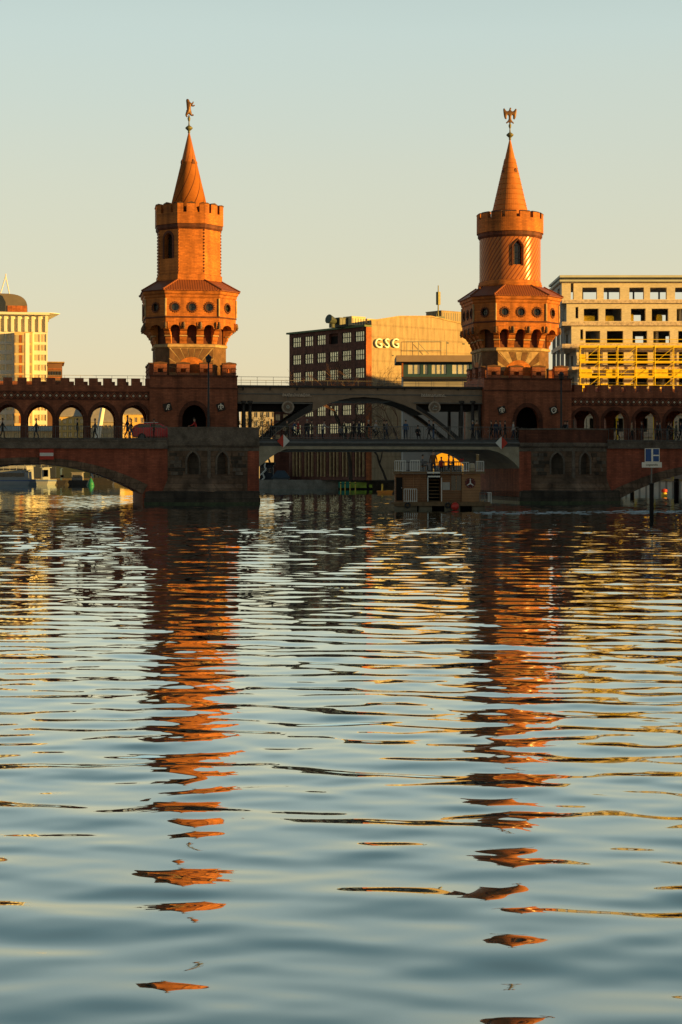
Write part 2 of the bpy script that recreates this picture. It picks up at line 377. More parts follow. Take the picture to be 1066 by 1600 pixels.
# ------------------------------------------------------------------ bridge towers
DECK = 5.4
VA = 10.0            # face of arcade and gatehouses (bridge frame)
def window_round(t, o, ud, nd, s, z, r=.40):
    o = Vector(o); ud = Vector(ud); nd = Vector(nd)
    c = o + ud * s + Vector((0, 0, z)); mb = MB()
    n = 24
    def ring(rr, t_): return [tuple(c + ud * (rr * math.cos(2*PI*i/n)) + Vector((0, 0, rr * math.sin(2*PI*i/n))) + nd * t_) for i in range(n)]
    mb.loft([ring(r + .02, .0), ring(r + .02, .07), ring(r - .07, .07), ring(r - .07, -.02)], False)
    for i in range(16):                       # toothed brick surround
        a = 2*PI*i/16; p = c + ud * ((r + .07) * math.cos(a)) + Vector((0, 0, (r + .07) * math.sin(a)))
        mb.tube(p, p + nd * .05, .05, .05, 4)
    w_ = part(t, 'window', mb, M_brickdk)
    g = MB(); g.loft([ring(r, -.18), ring(r, -.24)]); part(w_, 'pane', g, M_glassd)
    g = MB(); g.tube(c - ud * (r*.95) - nd * .16, c + ud * (r*.95) - nd * .16, .025, n=4); g.tube(c - Vector((0, 0, r*.95)) - nd * .16, c + Vector((0, 0, r*.95)) - nd * .16, .025, n=4)
    part(w_, 'glazing_bar', g, M_steeld)

def shield(t, u, v, z, kind):
    s = .50; f = MB()
    def lz(r, y0, y1, du=0): return [[(u + du + r*math.cos(R(62 + 90*i)), y, z + r*math.sin(R(62 + 90*i))) for i in range(4)] for y in (y0, y1)]
    f.loft(lz(s, v, v - .10)); o = part(t, 'coat_of_arms', f, M_shield)
    g = MB()
    for i in range(4):
        a = R(62 + 90*i); b = R(62 + 90*(i+1)); g.tube((u + s*.93*math.cos(a), v - .11, z + s*.93*math.sin(a)), (u + s*.93*math.cos(b), v - .11, z + s*.93*math.sin(b)), .035, n=4)
    part(o, 'shield_border', g, M_shield)
    g = MB()
    if kind == 0:      # striding animal
        g.path([(u-.12, v-.13, z-.24), (u-.05, v-.13, z-.05), (u-.02, v-.13, z+.12), (u+.08, v-.13, z+.22), (u+.2, v-.13, z+.16)], .05)
        g.tube((u-.05, v-.13, z-.02), (u+.16, v-.13, z-.02), .04); g.tube((u-.02, v-.13, z+.08), (u+.17, v-.13, z+.05), .035); g.tube((u+.02, v-.13, z-.1), (u+.1, v-.13, z-.26), .04)
    elif kind == 1:    # bird with open wings
        g.tube((u, v-.13, z-.2), (u, v-.13, z+.2), .07, .05); g.sphere((u, v-.13, z+.24), .07, 8, 6)
        for q in (-1, 1):
            g.path([(u, v-.13, z+.08), (u+q*.14, v-.13, z+.17), (u+q*.22, v-.13, z+.06), (u+q*.17, v-.13, z-.1)], .045); g.tube((u, v-.13, z-.12), (u+q*.12, v-.13, z-.24), .03)
    else:
        g.path([(u-.2, v-.13, z+.14), (u+.02, v-.13, z+.24), (u+.22, v-.13, z+.12), (u+.16, v-.13, z-.16), (u-.06, v-.13, z-.26), (u-.2, v-.13, z-.1), (u-.2, v-.13, z+.14)], .05); g.tube((u-.02, v-.13, z-.02), (u+.08, v-.13, z+.06), .05)
    part(o, 'emblem', g, M_relief)

def make_tower(pxc, is_round, label, x_l, x_r, merl, doorx, shields):
    cv = 14.0; cu = BF.u(pxc, cv)
    t = thing('bridge_tower', label, 'tower', (cu, cv, DECK), BF, 'twin towers on the bridge')
    front = VA - .3; back = 18.0
    ul, ur = BF.u(x_l, front), BF.u(x_r, front)
    # --- gatehouse
    zt = 11.35
    g = MB(); du, = (BF.u(doorx, front),); L = ur - ul
    rect = [(0, 0), (L, 0), (L, zt - DECK), (0, zt - DECK)]
    dh = arch(du - ul, .02, 1.95, 1.08, 3.3, 8, False); dh = [(a, max(b, .02)) for a, b in dh]
    g.wall(rect, [dh], (ul, front, DECK), (1, 0, 0), (0, -1, 0), .7)
    g.wall(rect, [dh], (ul, back, DECK), (1, 0, 0), (0, 1, 0), .7)
    g.box(ul, ul + .6, front + .71, back - .71, DECK, zt - .01); g.box(ur - .6, ur, front + .71, back - .71, DECK, zt - .01)
    g.box(ul + .61, ur - .61, front + .71, back - .71, zt - .4, zt - .02)
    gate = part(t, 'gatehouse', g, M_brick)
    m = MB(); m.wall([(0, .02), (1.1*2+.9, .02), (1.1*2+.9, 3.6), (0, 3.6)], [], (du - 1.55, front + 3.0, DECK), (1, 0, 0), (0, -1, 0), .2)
    part(t, 'passage_shade', m, M_dark)  # black sheet across the passage stands in for its shade
    m = MB(); archring(m, du - ul, .02, 1.95, 1.08, 3.3, .34, (ul, front, DECK), (1, 0, 0), (0, -1, 0), .06, False); part(t, 'door_surround', m, M_brickdk)
    m = MB(); m.box(ul - .04, ur + .04, front - .06, front - .002, 10.12, 10.24); m.box(ul - .06, ur + .06, front - .10, front - .003, zt - .16, zt - .003)
    part(t, 'string_course', m, M_brickdk)
    for k, sx in enumerate(shields): shield(t, BF.u(sx, front), front, BF.z(sx, 636 if not is_round else 641, front), (0, 1) [k] if not is_round else (1, 2)[k])
    # --- hollow merlons of the gatehouse
    def merlon(u0, u1, o, ud, nd, z0=zt):
        wd = u1 - u0; q = MB()
        q.wall([(0, 0), (wd, 0), (wd, .98), (0, .98)], [[(wd*.3, .22), (wd*.7, .22), (wd*.7, .58), (wd*.3, .58)]], Vector(o) + Vector(ud) * u0 + Vector((0, 0, z0)), ud, nd, .5)
        q.cur = 1
        for zz in (.18, .58): 
            a = Vector(o) + Vector(ud) * (u0 - .03) + Vector((0, 0, z0 + zz)) + Vector(nd) * .05
            q.wall([(0, 0), (wd*.3, 0), (wd*.3, .06), (0, .06)], [], a, ud, nd, .055); q.wall([(wd*.76, 0), (wd+.06, 0), (wd+.06, .06), (wd*.76, .06)], [], a, ud, nd, .055)
        mo = part(t, 'merlon', q, [M_brick, M_brickdk])
        q = MB(); a = Vector(o) + Vector(ud) * (u0 - .05) + Vector((0, 0, z0 + .985))
        q.wall([(0, 0), (wd + .1, 0), (wd + .1, .1), (wd*.5+.05, .2), (0, .1)], [], a + Vector(nd) * .06, ud, nd, .62); part(mo, 'coping', q, M_cap)
    for a, b in merl: merlon(BF.u(a, front), BF.u(b, front), (0, front, 0), (1, 0, 0), (0, -1, 0))
    for a, b in ((1.2, 2.3), (3.6, 4.7), (5.9, 7.0)):
        merlon(a, b, (ul, front, 0), (0, 1, 0), (-1, 0, 0)); merlon(a, b, (ur, front, 0), (0, 1, 0), (1, 0, 0))
    for a, b in merl: merlon(BF.u(a, front), BF.u(b, front), (0, back, 0), (1, 0, 0), (0, 1, 0))
    # --- stone drum
    hx, hf = 3.15, 2.04
    m = MB(); m.loft([chsq(hx, hf, zt - .02, cu, cv), chsq(hx, hf, 13.85, cu, cv)]); part(t, 'stone_drum', m, M_drum)
    m = MB(); m.loft([chsq(hx+.02, hf+.02, 13.85, cu, cv), chsq(hx + .16, hf + .1, 13.93, cu, cv), chsq(hx + .16, hf + .1, 14.1, cu, cv), chsq(hx + .04, hf+.03, 14.2, cu, cv)]); part(t, 'stone_ledge', m, M_stonel)
    for ang in range(4):
        a = ang * PI / 2; nd = Vector((math.sin(a), -math.cos(a), 0)); ud = Vector((math.cos(a), math.sin(a), 0)); o = Vector((cu, cv, 0)) + nd * hx
        P = lambda s, z, d: tuple(o + ud * s + nd * d + Vector((0, 0, z)))
        q = MB(); zc = 11.62; ri = 1.42
        q.mesh([P(-1.98, 11.36, .004), P(1.98, 11.36, .004), P(1.98, 13.83, .004), P(-1.98, 13.83, .004), P(-1.98, 11.36, .03), P(1.98, 11.36, .03), P(1.98, 13.83, .03), P(-1.98, 13.83, .03)],
               [(0,3,2,1),(4,5,6,7),(0,1,5,4),(1,2,6,5),(2,3,7,6),(3,0,4,7)])
        part(t, 'mortar_bed', q, M_stonel)
        q = MB(); nv = 11
        def lim(th): # distance to the panel edge
            c_, s_ = math.cos(th), math.sin(th); d = 9
            if abs(c_) > 1e-4: d = min(d, 1.96 / abs(c_))
            if s_ > 1e-4: d = min(d, 2.18 / s_)
            return d
        for k in range(nv):
            t0 = PI * (k + .07) / nv; t1 = PI * (k + .93) / nv; tm = (t0 + t1) / 2
            pts = [(ri*math.cos(t0), ri*math.sin(t0)), (lim(t0)*math.cos(t0), lim(t0)*math.sin(t0)), (lim(tm)*math.cos(tm), lim(tm)*math.sin(tm)), (lim(t1)*math.cos(t1), lim(t1)*math.sin(t1)), (ri*math.cos(t1), ri*math.sin(t1)), (ri*math.cos(tm), ri*math.sin(tm))]
            n = 6; q.cur = k % 2
            q.mesh([P(x, zc + y, .031) for x, y in pts] + [P(x, zc + y, .05 + .012 * (k % 2)) for x, y in pts], [tuple(range(n)), tuple(range(n, 2*n))] + [(i, (i+1) % n, n+(i+1) % n, n+i) for i in range(n)])
        part(t, 'voussoir_fan', q, [M_drum, M_stonel if is_round else M_drum])
        q = MB(); pts = [(ri*math.cos(PI*i/14), ri*math.sin(PI*i/14)) for i in range(15)]
        q.mesh([P(x, zc + y, .032) for x, y in pts] + [P(x, zc + y, .06) for x, y in pts], [tuple(range(15)), tuple(range(15, 30))] + [(i, (i+1) % 15, 15+(i+1) % 15, 15+i) for i in range(15)])
        part(t, 'tympanum', q, M_brick_b)
    # --- corbelled gallery
    m = MB(); m.loft([chsq(hx - .1, hf - .1, 14.19, cu, cv), chsq(hx - .1, hf - .1, 16.15, cu, cv)]); part(t, 'recess_core', m, M_brickdk)
    gh, gf = 4.05, 2.36
    faces = []
    ringT = chsq(gh, gf, 0, cu, cv); ringB = chsq(hx, hf, 0, cu, cv)
    for i in range(8):
        A, B = Vector(ringT[i]), Vector(ringT[(i + 1) % 8]); ud = (B - A).normalized(); nd = Vector((ud.y, -ud.x, 0)); faces.append((A, B, ud, nd, (B - A).length, i % 2 == 0))
    zb, zg = 16.13, 18.23
    m = MB(); band = MB()
    for A, B, ud, nd, Lw, big in faces:
        cs = [Lw/2 - 1.52, Lw/2, Lw/2 + 1.52] if big else [Lw/2]
        holes = [[(c + .40*math.cos(2*PI*i/20), 1.28 + .40*math.sin(2*PI*i/20)) for i in range(20)] for c in cs]
        m.wall([(0, 0), (Lw, 0), (Lw, zg - zb), (0, zg - zb)], holes, (A.x, A.y, zb), ud, nd, .35)
        # scalloped apron of small arches
        n = 3 if big else 1; hw = .42 if big else .62; cc = [Lw/2 - 1.5, Lw/2, Lw/2 + 1.5] if big else [Lw/2]
        out_ = [(0, .62), (0, 0)]
        for c in cc: out_ += [(c - hw, 0)] + [(c - hw*math.cos(PI*i/10), .36*math.sin(PI*i/10)) for i in range(1, 10)] + [(c + hw, 0)]
        out_ += [(Lw, 0), (Lw, .62)]
        band.wall(out_[::-1], [], (A.x, A.y, 15.5), ud, nd, .45)
    gal = part(t, 'gallery', m, M_brick_b); part(t, 'arched_apron', band, M_brick_b)
    m = MB(); m.loft([chsq(gh-.36, gf-.2, zb+.01, cu, cv), chsq(gh-.36, gf-.2, zb+.2, cu, cv)]); part(t, 'gallery_floor', m, M_brickdk)
    for A, B, ud, nd, Lw, big in faces:
        for c in ([Lw/2 - 1.52, Lw/2, Lw/2 + 1.52] if big else [Lw/2]): window_round(t, (A.x, A.y, zb), ud, nd, c, 1.28)
    m = MB(); m.loft([chsq(gh+.002, gf, 16.45, cu, cv), chsq(gh + .07, gf+.03, 16.47, cu, cv), chsq(gh + .07, gf+.03, 16.57, cu, cv), chsq(gh+.002, gf, 16.6, cu, cv)]); part(t, 'gallery_sill', m, M_brickdk)
    for i in range(8):
        p = Vector(ringT[i]); c = Vector((cu, cv, 0)); d = (p - c).normalized()
        q = MB(); q.smooth = False; q.tube((p.x + d.x*.03, p.y + d.y*.03, 16.62), (p.x + d.x*.03, p.y + d.y*.03, 18.2), .085, n=8); part(t, 'corner_shaft', q, M_stonel)
    # corbels: stepped, curved brackets
    def corbel(pt, pb, nd, wd, nm='corbel'):
        tdir = Vector((-nd.y, nd.x, 0)); reach = (Vector(pt) - Vector(pb)).dot(nd); q = MB()
        prof = [(-.15, 14.22), (.03, 14.22), (.07, 14.42), (.2, 14.62), (.2, 14.8), (.34*reach+.05, 15.0), (.52*reach, 15.12), (.62*reach, 15.3), (.86*reach, 15.42), (1.0*reach+.05, 15.62), (reach+.08, 15.95), (reach+.03, 16.1), (-.15, 16.1)]
        b = Vector(pb); n = len(prof); vs = []
        for sgn in (-1, 1): vs += [tuple(b + nd * x + tdir * (sgn * wd / 2) + Vector((0, 0, z))) for x, z in prof]
        q.mesh(vs, [tuple(range(n)), tuple(range(n, 2*n))] + [(i, (i+1) % n, n+(i+1) % n, n+i) for i in range(n)])
        co = part(t, nm, q, M_brick_b)
        q = MB(); c = b + nd * (reach + .10); 
        for zz, rr in ((15.55, .10), (15.72, .15), (15.9, .13), (16.03, .09)): q.sphere((c.x, c.y, zz), rr, 6, 5)
        part(co, 'carved_knob', q, M_stone)
        q = MB(); q.wall([(-wd/2-.04, 0), (wd/2+.04, 0), (wd/2+.04, .1), (-wd/2-.04, .1)], [], b + nd * (.36) + Vector((0, 0, 14.86)), tdir, nd, .3); part(co, 'band', q, M_stonel)
    for i, (A, B, ud, nd, Lw, big) in enumerate(faces):
        P0, P1 = Vector(ringB[i]), Vector(ringB[(i+1) % 8])
        if big:
            for s in (-.75, .75):
                mt = (A + B) / 2 + ud * s; mbb = (P0 + P1) / 2 + ud * s; corbel(mt, mbb, nd, .62)
    for i in range(8):
        p, b = Vector(ringT[i]), Vector(ringB[i]); nd = (p - b).normalized(); corbel(p, b, nd, .5)
    # cornice and tiled roof
    m = MB(); m.loft([chsq(gh + .01, gf, 18.22, cu, cv), chsq(gh + .1, gf+.04, 18.35, cu, cv), chsq(gh + .1, gf+.04, 18.5, cu, cv), chsq(gh + .22, gf+.1, 18.62, cu, cv), chsq(gh + .24, gf+.12, 18.9, cu, cv)])
    part(t, 'cornice', m, M_brick_b)
    re = chsq(4.42, 2.62, 18.93, cu, cv); ao = 2.86 if not is_round else 2.95; rt = octo(ao, 19.98, cu, cv)
    q = MB(); q.mesh([*re, *rt], [(i, (i+1) % 8, 8+(i+1) % 8, 8+i) for i in range(8)]); 
    q.mi = [[0, 2, 1, 2][i % 4] for i in range(8)]
    q.cur = 2; b_ = [(x, y, 18.86) for x, y, z in re]; q.mesh(re + b_, [(i, 8+i, 8+(i+1) % 8, (i+1) % 8) for i in range(8)] + [tuple(range(8, 16))])
    part(t, 'roof', q, [M_tilex, M_tiley, M_tile])
    for i in range(8):
        q = MB(); a, b = Vector(re[i]), Vector(rt[i]); q.tube(a + Vector((0, 0, .03)), b + Vector((0, 0, .03)), .07, n=6); part(t, 'hip_ridge', q, M_tile)
    # --- upper shaft
    z0, z1 = 19.95, 24.78
    a0 = 2.8
    if not is_round:
        R8 = octo(a0, 0, cu, cv); m = MB(); wi = None
        for i in range(8):
            A, B = Vector(R8[i]), Vector(R8[(i+1) % 8]); ud = (B - A).normalized(); nd = Vector((ud.y, -ud.x, 0)); Lw = (B - A).length
            hole = [arch(Lw/2, 2.0, 3.75, .46, 4.3, 6, True)] if i in (7, 3) else []
            m.wall([(0, 0), (Lw, 0), (Lw, z1 - z0), (0, z1 - z0)], hole, (A.x, A.y, z0), ud, nd, .5)
            if hole:
                q = MB(); archring(q, Lw/2, 2.0, 3.75, .46, 4.3, .2, (A.x, A.y, z0), ud, nd, .05); wn = part(t, 'window', q, M_brickdk)
                q = MB(); q.wall([(Lw/2-.5, 1.95), (Lw/2+.5, 1.95), (Lw/2+.5, 4.4), (Lw/2-.5, 4.4)], [], Vector((A.x, A.y, z0)) - nd * .52, ud, nd, .05); part(wn, 'pane', q, M_glassd)
            q = MB()                                   # toothed corner bricks
            for k in range(14):
                q.box(A.x - .05, A.x + .05, A.y - .05, A.y + .05, z0 + .75 + k*.285, z0 + .75 + k*.285 + .14)
            part(t, 'quoin_strip', q, M_brickdk)
        part(t, 'octagonal_shaft', m, M_brick_b)
        m = MB(); m.loft([octo(a0 + .01, z0, cu, cv), octo(a0 + .12, z0 + .02, cu, cv), octo(a0 + .12, z0 + .5, cu, cv), octo(a0 + .01, z0 + .58, cu, cv)]); part(t, 'shaft_base', m, M_brick_b)
        m = MB(); m.loft([octo(a0 + .02, 24.55, cu, cv), octo(a0 + .16, 24.72, cu, cv), octo(a0 + .16, 25.04, cu, cv)]); part(t, 'corbel_table', m, M_brickdk)
        C8 = octo(3.02, 0, cu, cv); m = MB(); cap = []
        for i in range(8):
            A, B = Vector(C8[i]), Vector(C8[(i+1) % 8]); ud = (B - A).normalized(); nd = Vector((ud.y, -ud.x, 0)); Lw = (B - A).length
            h = 1.78; sl = 1.0; w2 = .15; s1, s2 = Lw*.27, Lw*.73
            ol = [(0, 0), (Lw, 0), (Lw, h), (s2+w2, h), (s2+w2, sl), (s2-w2, sl), (s2-w2, h), (s1+w2, h), (s1+w2, sl), (s1-w2, sl), (s1-w2, h), (0, h)]
            m.wall(ol, [], (A.x, A.y, 25.03), ud, nd, .42)
            for a, b in ((s1+w2, s2-w2), (-.02, s1-w2), (s2+w2, Lw+.02)):
                q = MB(); hh = .18 if a > .1 and b < Lw - .1 else .12; q.wall([(a, 0), (b, 0), (b, .03), ((a+b)/2, hh), (a, .03)], [], Vector((A.x, A.y, 25.03 + h + .003)) + nd * .05, ud, nd, .5); part(t, 'merlon_cap', q, M_cap)
        part(t, 'battlement', m, M_brick_b)
    else:
        a0 = 2.86; n = 72; m = MB(); m.smooth = True
        P = lambda r, k, z: (cu + r*math.cos(2*PI*k/n), cv + r*math.sin(2*PI*k/n), z)
        kc = 54; rv = MB()
        hk = lambda k: 0 if abs(k - (kc - 0)) > 2 else 1
        def ztop(k): return z0 + 3.75 + .55 * (1 - abs(k - kc) / 2.0) ** .8 if abs(k - kc) <= 2 else 0
        zl = z0 + 1.95
        for k in range(n):
            inh = kc - 2 <= k < kc + 2
            if not inh: m.mesh([P(a0, k, z0), P(a0, k+1, z0), P(a0, k+1, z1), P(a0, k, z1)], [(0, 1, 2, 3)])
            else:
                m.mesh([P(a0, k, z0), P(a0, k+1, z0), P(a0, k+1, zl), P(a0, k, zl)], [(0, 1, 2, 3)])
                m.mesh([P(a0, k, ztop(k)), P(a0, k+1, ztop(k+1)), P(a0, k+1, z1), P(a0, k, z1)], [(0, 1, 2, 3)])
                rv.mesh([P(a0, k, zl), P(a0, k+1, zl), P(a0-.5, k+1, zl), P(a0-.5, k, zl)], [(0, 1, 2, 3)], False)
                rv.mesh([P(a0, k, ztop(k)), P(a0-.5, k, ztop(k)), P(a0-.5, k+1, ztop(k+1)), P(a0, k+1, ztop(k+1))], [(0, 1, 2, 3)], False)
        for k in (kc - 2, kc + 2): rv.mesh([P(a0, k, zl), P(a0-.5, k, zl), P(a0-.5, k, ztop(k)), P(a0, k, ztop(k))], [(0, 1, 2, 3)], False)
        pass
        part(t, 'round_shaft', m, M_helix)
        q = MB(); q.mesh([P(a0-.4, kc-2.6, zl-.1), P(a0-.4, kc+2.6, zl-.1), P(a0-.4, kc+2.6, z0+4.5), P(a0-.4, kc-2.6, z0+4.5), P(a0-.6, kc-2.6, zl-.1), P(a0-.6, kc+2.6, zl-.1), P(a0-.6, kc+2.6, z0+4.5), P(a0-.6, kc-2.6, z0+4.5)],
             [(0,3,2,1),(4,5,6,7),(0,1,5,4),(1,2,6,5),(2,3,7,6),(3,0,4,7)])
        q.cur = 1
        for kk in (-1, 1): q.tube(P(a0-.38, kc+kk, zl), P(a0-.38, kc+kk, z0+4.3), .03, n=4)
        for zz in (.6, 1.2, 1.8): q.tube(P(a0-.38, kc-2, zl+zz), P(a0-.38, kc+2, zl+zz), .03, n=4)
        wn = part(t, 'window', q, [M_glassd, M_steelg])
        part(wn, 'reveal', rv, M_brick_b)
        q = MB(); pr = [(zl-.1, kc-3), (zl-.1, kc+3)] 
        path = [P(a0+.02, kc-2, zl-.08), P(a0+.02, kc-2, z0+3.75)] + [P(a0+.02, kc-2+i, ztop(kc-2+i)) for i in range(0, 5)] + [P(a0+.02, kc+2, zl-.08)]
        q.path(path, .09); part(wn, 'surround', q, M_brickdk)
        q = MB(); q.smooth = True; q.lathe([(a0+.01, z0), (a0+.14, z0+.02), (a0+.14, z0+.3), (a0+.08, z0+.34), (a0+.08, z0+.5), (a0+.01, z0+.58)], 64, cu, cv); part(t, 'shaft_base', q, M_brick_b)
        q = MB(); q.lathe([(a0+.01, 24.5), (a0+.16, 24.7), (a0+.16, 25.03)], 64, cu, cv); part(t, 'corbel_table', q, M_brickdk)
        q = MB(); ro, ri = 3.12, 2.72; zt_, zs_, zb_ = 26.8, 26.3, 25.03; NS = 112
        PP = lambda r, k, z: (cu + r*math.cos(2*PI*k/NS), cv + r*math.sin(2*PI*k/NS), z)
        for k in range(NS):
            up = (k % 8) != 3 and (k % 8) != 4
            zz = zt_ if up else zs_
            q.mesh([PP(ro, k, zb_), PP(ro, k+1, zb_), PP(ro, k+1, zz), PP(ro, k, zz)], [(0, 1, 2, 3)])
            q.mesh([PP(ri, k, zb_), PP(ri, k+1, zb_), PP(ri, k+1, zz), PP(ri, k, zz)], [(3, 2, 1, 0)])
            q.mesh([PP(ri, k, zz), PP(ri, k+1, zz), PP(ro, k+1, zz), PP(ro, k, zz)], [(0, 1, 2, 3)], False)
            for kk, edge in ((k, k % 8 == 3), (k+1, k % 8 == 4)):
                if edge: q.mesh([PP(ri, kk, zs_), PP(ro, kk, zs_), PP(ro, kk, zt_), PP(ri, kk, zt_)], [(0, 1, 2, 3)], False)
        q.mesh([PP(ri, k, zb_) for k in range(NS)] + [PP(ro, k, zb_) for k in range(NS)], [(k, (k+1) % NS, NS+(k+1) % NS, NS+k) for k in range(NS)], False)
        part(t, 'battlement', q, M_brick_b)
        for j in range(14):
            q = MB(); ks = [8*j + 5 + i for i in range(7)]
            vs = [PP(ro+.04, k, zt_+.003) for k in ks] + [PP(ri-.03, k, zt_+.003) for k in ks] + [PP(ro-.1, k, zt_+.12) for k in ks] + [PP(ri+.06, k, zt_+.12) for k in ks]
            fs = []
            for i in range(6): fs += [(i, i+1, 15+i, 14+i), (7+i, 21+i, 22+i, 8+i), (14+i, 15+i, 22+i, 21+i), (i, 7+i, 8+i, i+1)]
            fs += [(0, 14, 21, 7), (6, 13, 27, 20)]
            q.mesh(vs, fs); part(t, 'merlon_cap', q, M_cap)
    m = MB(); (m.lathe([(2.6, 25.1), (2.6, 25.2)], 32, cu, cv)); part(t, 'roof_walk', m, M_brickdk)
    # --- spire
    q = MB(); zs, ze, rs = 25.2, (34.0 if is_round else 33.75), 2.08; fz = .27 if is_round else 0
    rr = lambda z: .05 + (rs - .05) * (ze - z) / (ze - zs)
    if not is_round:
        q.smooth = True; q.lathe([(rr(zs), zs), (rr(30.9), 30.9), (rr(30.9)+.05, 30.92), (rr(31.05)+.04, 31.05), (rr(31.1), 31.1), (rr(ze), ze)], 48, cu, cv); part(t, 'spire', q, M_spiral)
    else:
        prof = []; z = zs; k = 0
        while z < 32.0:
            h = .5; prof += [(rr(z) + .045, z), (rr(z + h*.82) + .045, z + h*.82), (rr(z + h*.86) - .01, z + h*.86), (rr(z + h) - .01, z + h - .001)]; z += h
        prof += [(rr(z), z), (rr(ze), ze)]
        q.lathe(prof, 48, cu, cv); part(t, 'spire', q, M_ring)
    for i in range(4):
        a = PI/2*i + PI/4 - .3; r_ = rr(31.0); p = Vector((cu + r_*math.cos(a), cv + r_*math.sin(a), 30.75)); d = Vector((math.cos(a), math.sin(a), 0))
        q = MB(); q.wall([(-.14, 0), (.14, 0), (.14, .26), (0, .42), (-.14, .26)], [], p + d*.1, Vector((-d.y, d.x, 0)), d, .3); part(t, 'spire_dormer', q, M_brickdk)
    q = MB(); q.smooth = True; q.lathe([(.06, 33.6), (.12, 33.72), (.10, 33.85), (.22, 33.95), (.34, 34.08), (.34, 34.14), (.2, 34.27), (.07, 34.36), (.05, 34.7), (.09, 34.78), (.14, 34.98), (.10, 35.1), (.04, 35.3)], 16, cu, cv); q.v = [(x, y, z + fz) for x, y, z in q.v]
    fi = part(t, 'finial', q, M_copper)
    if not is_round:  # upright bear facing right
        S = [(0,0,0), (-.02,0,.28), (.0,0,.58), (-.06,0,.86), (-.12,0,1.1), (-.04,0,1.2), (.2,-.07,.78), (.36,-.07,.72), (.44,-.07,.98), (.22,.09,.66), (.42,.09,.56), (.60,.09,.66),
             (-.14,-.1,-.12), (-.26,-.1,-.38), (-.14,-.08,-.56), (.17,.1,-.1), (.26,.1,-.34), (.50,.1,-.30), (-.15,0,.05), (-.25,0,.12)]
        E = [(0,1),(1,2),(2,3),(3,4),(4,5),(2,6),(6,7),(7,8),(2,9),(9,10),(10,11),(0,12),(12,13),(13,14),(0,15),(15,16),(16,17),(0,18),(18,19)]
        rad = [q*1.3 for q in [.17,.15,.19,.15,.15,.10,.085,.06,.05,.085,.06,.05,.13,.085,.06,.12,.08,.06,.05,.03]]
        V, F = skin(S, E, rad); V = [(x*.94 + cu - .02, y*.9 + cv, z*.94 + 35.62) for x, y, z in V]
        q = MB(); q.smooth = True; q.mesh(V, F); part(fi, 'bear_figure', q, M_bronze)
    else:
        S = [(0,0,0), (0,0,.3), (0,0,.6), (0,0,.82), (.04,0,1.0), (.12,0,1.0), (0,0,-.22)]; E = [(0,1),(1,2),(2,3),(3,4),(4,5),(0,6)]; rad = [.10,.13,.16,.08,.09,.04,.05]
        for q_ in (-1, 1):
            b = len(S); S += [(q_*.24,0,.62), (q_*.46,0,.62), (q_*.52,0,.98), (q_*.40,0,.38), (q_*.34,0,.1), (q_*.14,0,-.06), (q_*.34,0,-.22)]
            E += [(2,b),(b,b+1),(b+1,b+2),(b+1,b+3),(b+3,b+4),(0,b+5),(b+5,b+6)]; rad += [.11,.15,.07,.15,.08,.07,.06]
        V, F = skin(S, E, rad); V = [(x*1.12 + cu, y*.7 + cv, z*1.18 + 35.72) for x, y, z in V]
        q = MB(); q.smooth = True; q.mesh(V, F); part(fi, 'eagle_figure', q, M_bronze)
    return t

tl = make_tower(295.5, False, 'left brick tower with octagonal shaft, spiral-lined spire and a bear figure on top', 234, 371,
                [(240.5, 261), (276.5, 296.6), (312.5, 332), (348, 368.5)], 304, (262, 345))
tr = make_tower(797, True, 'right brick tower with round spirally glazed shaft, banded spire and an eagle figure on top', 757, 893,
                [(762, 782), (797.5, 817), (832, 852), (867, 887)], 824.5, (784, 865))

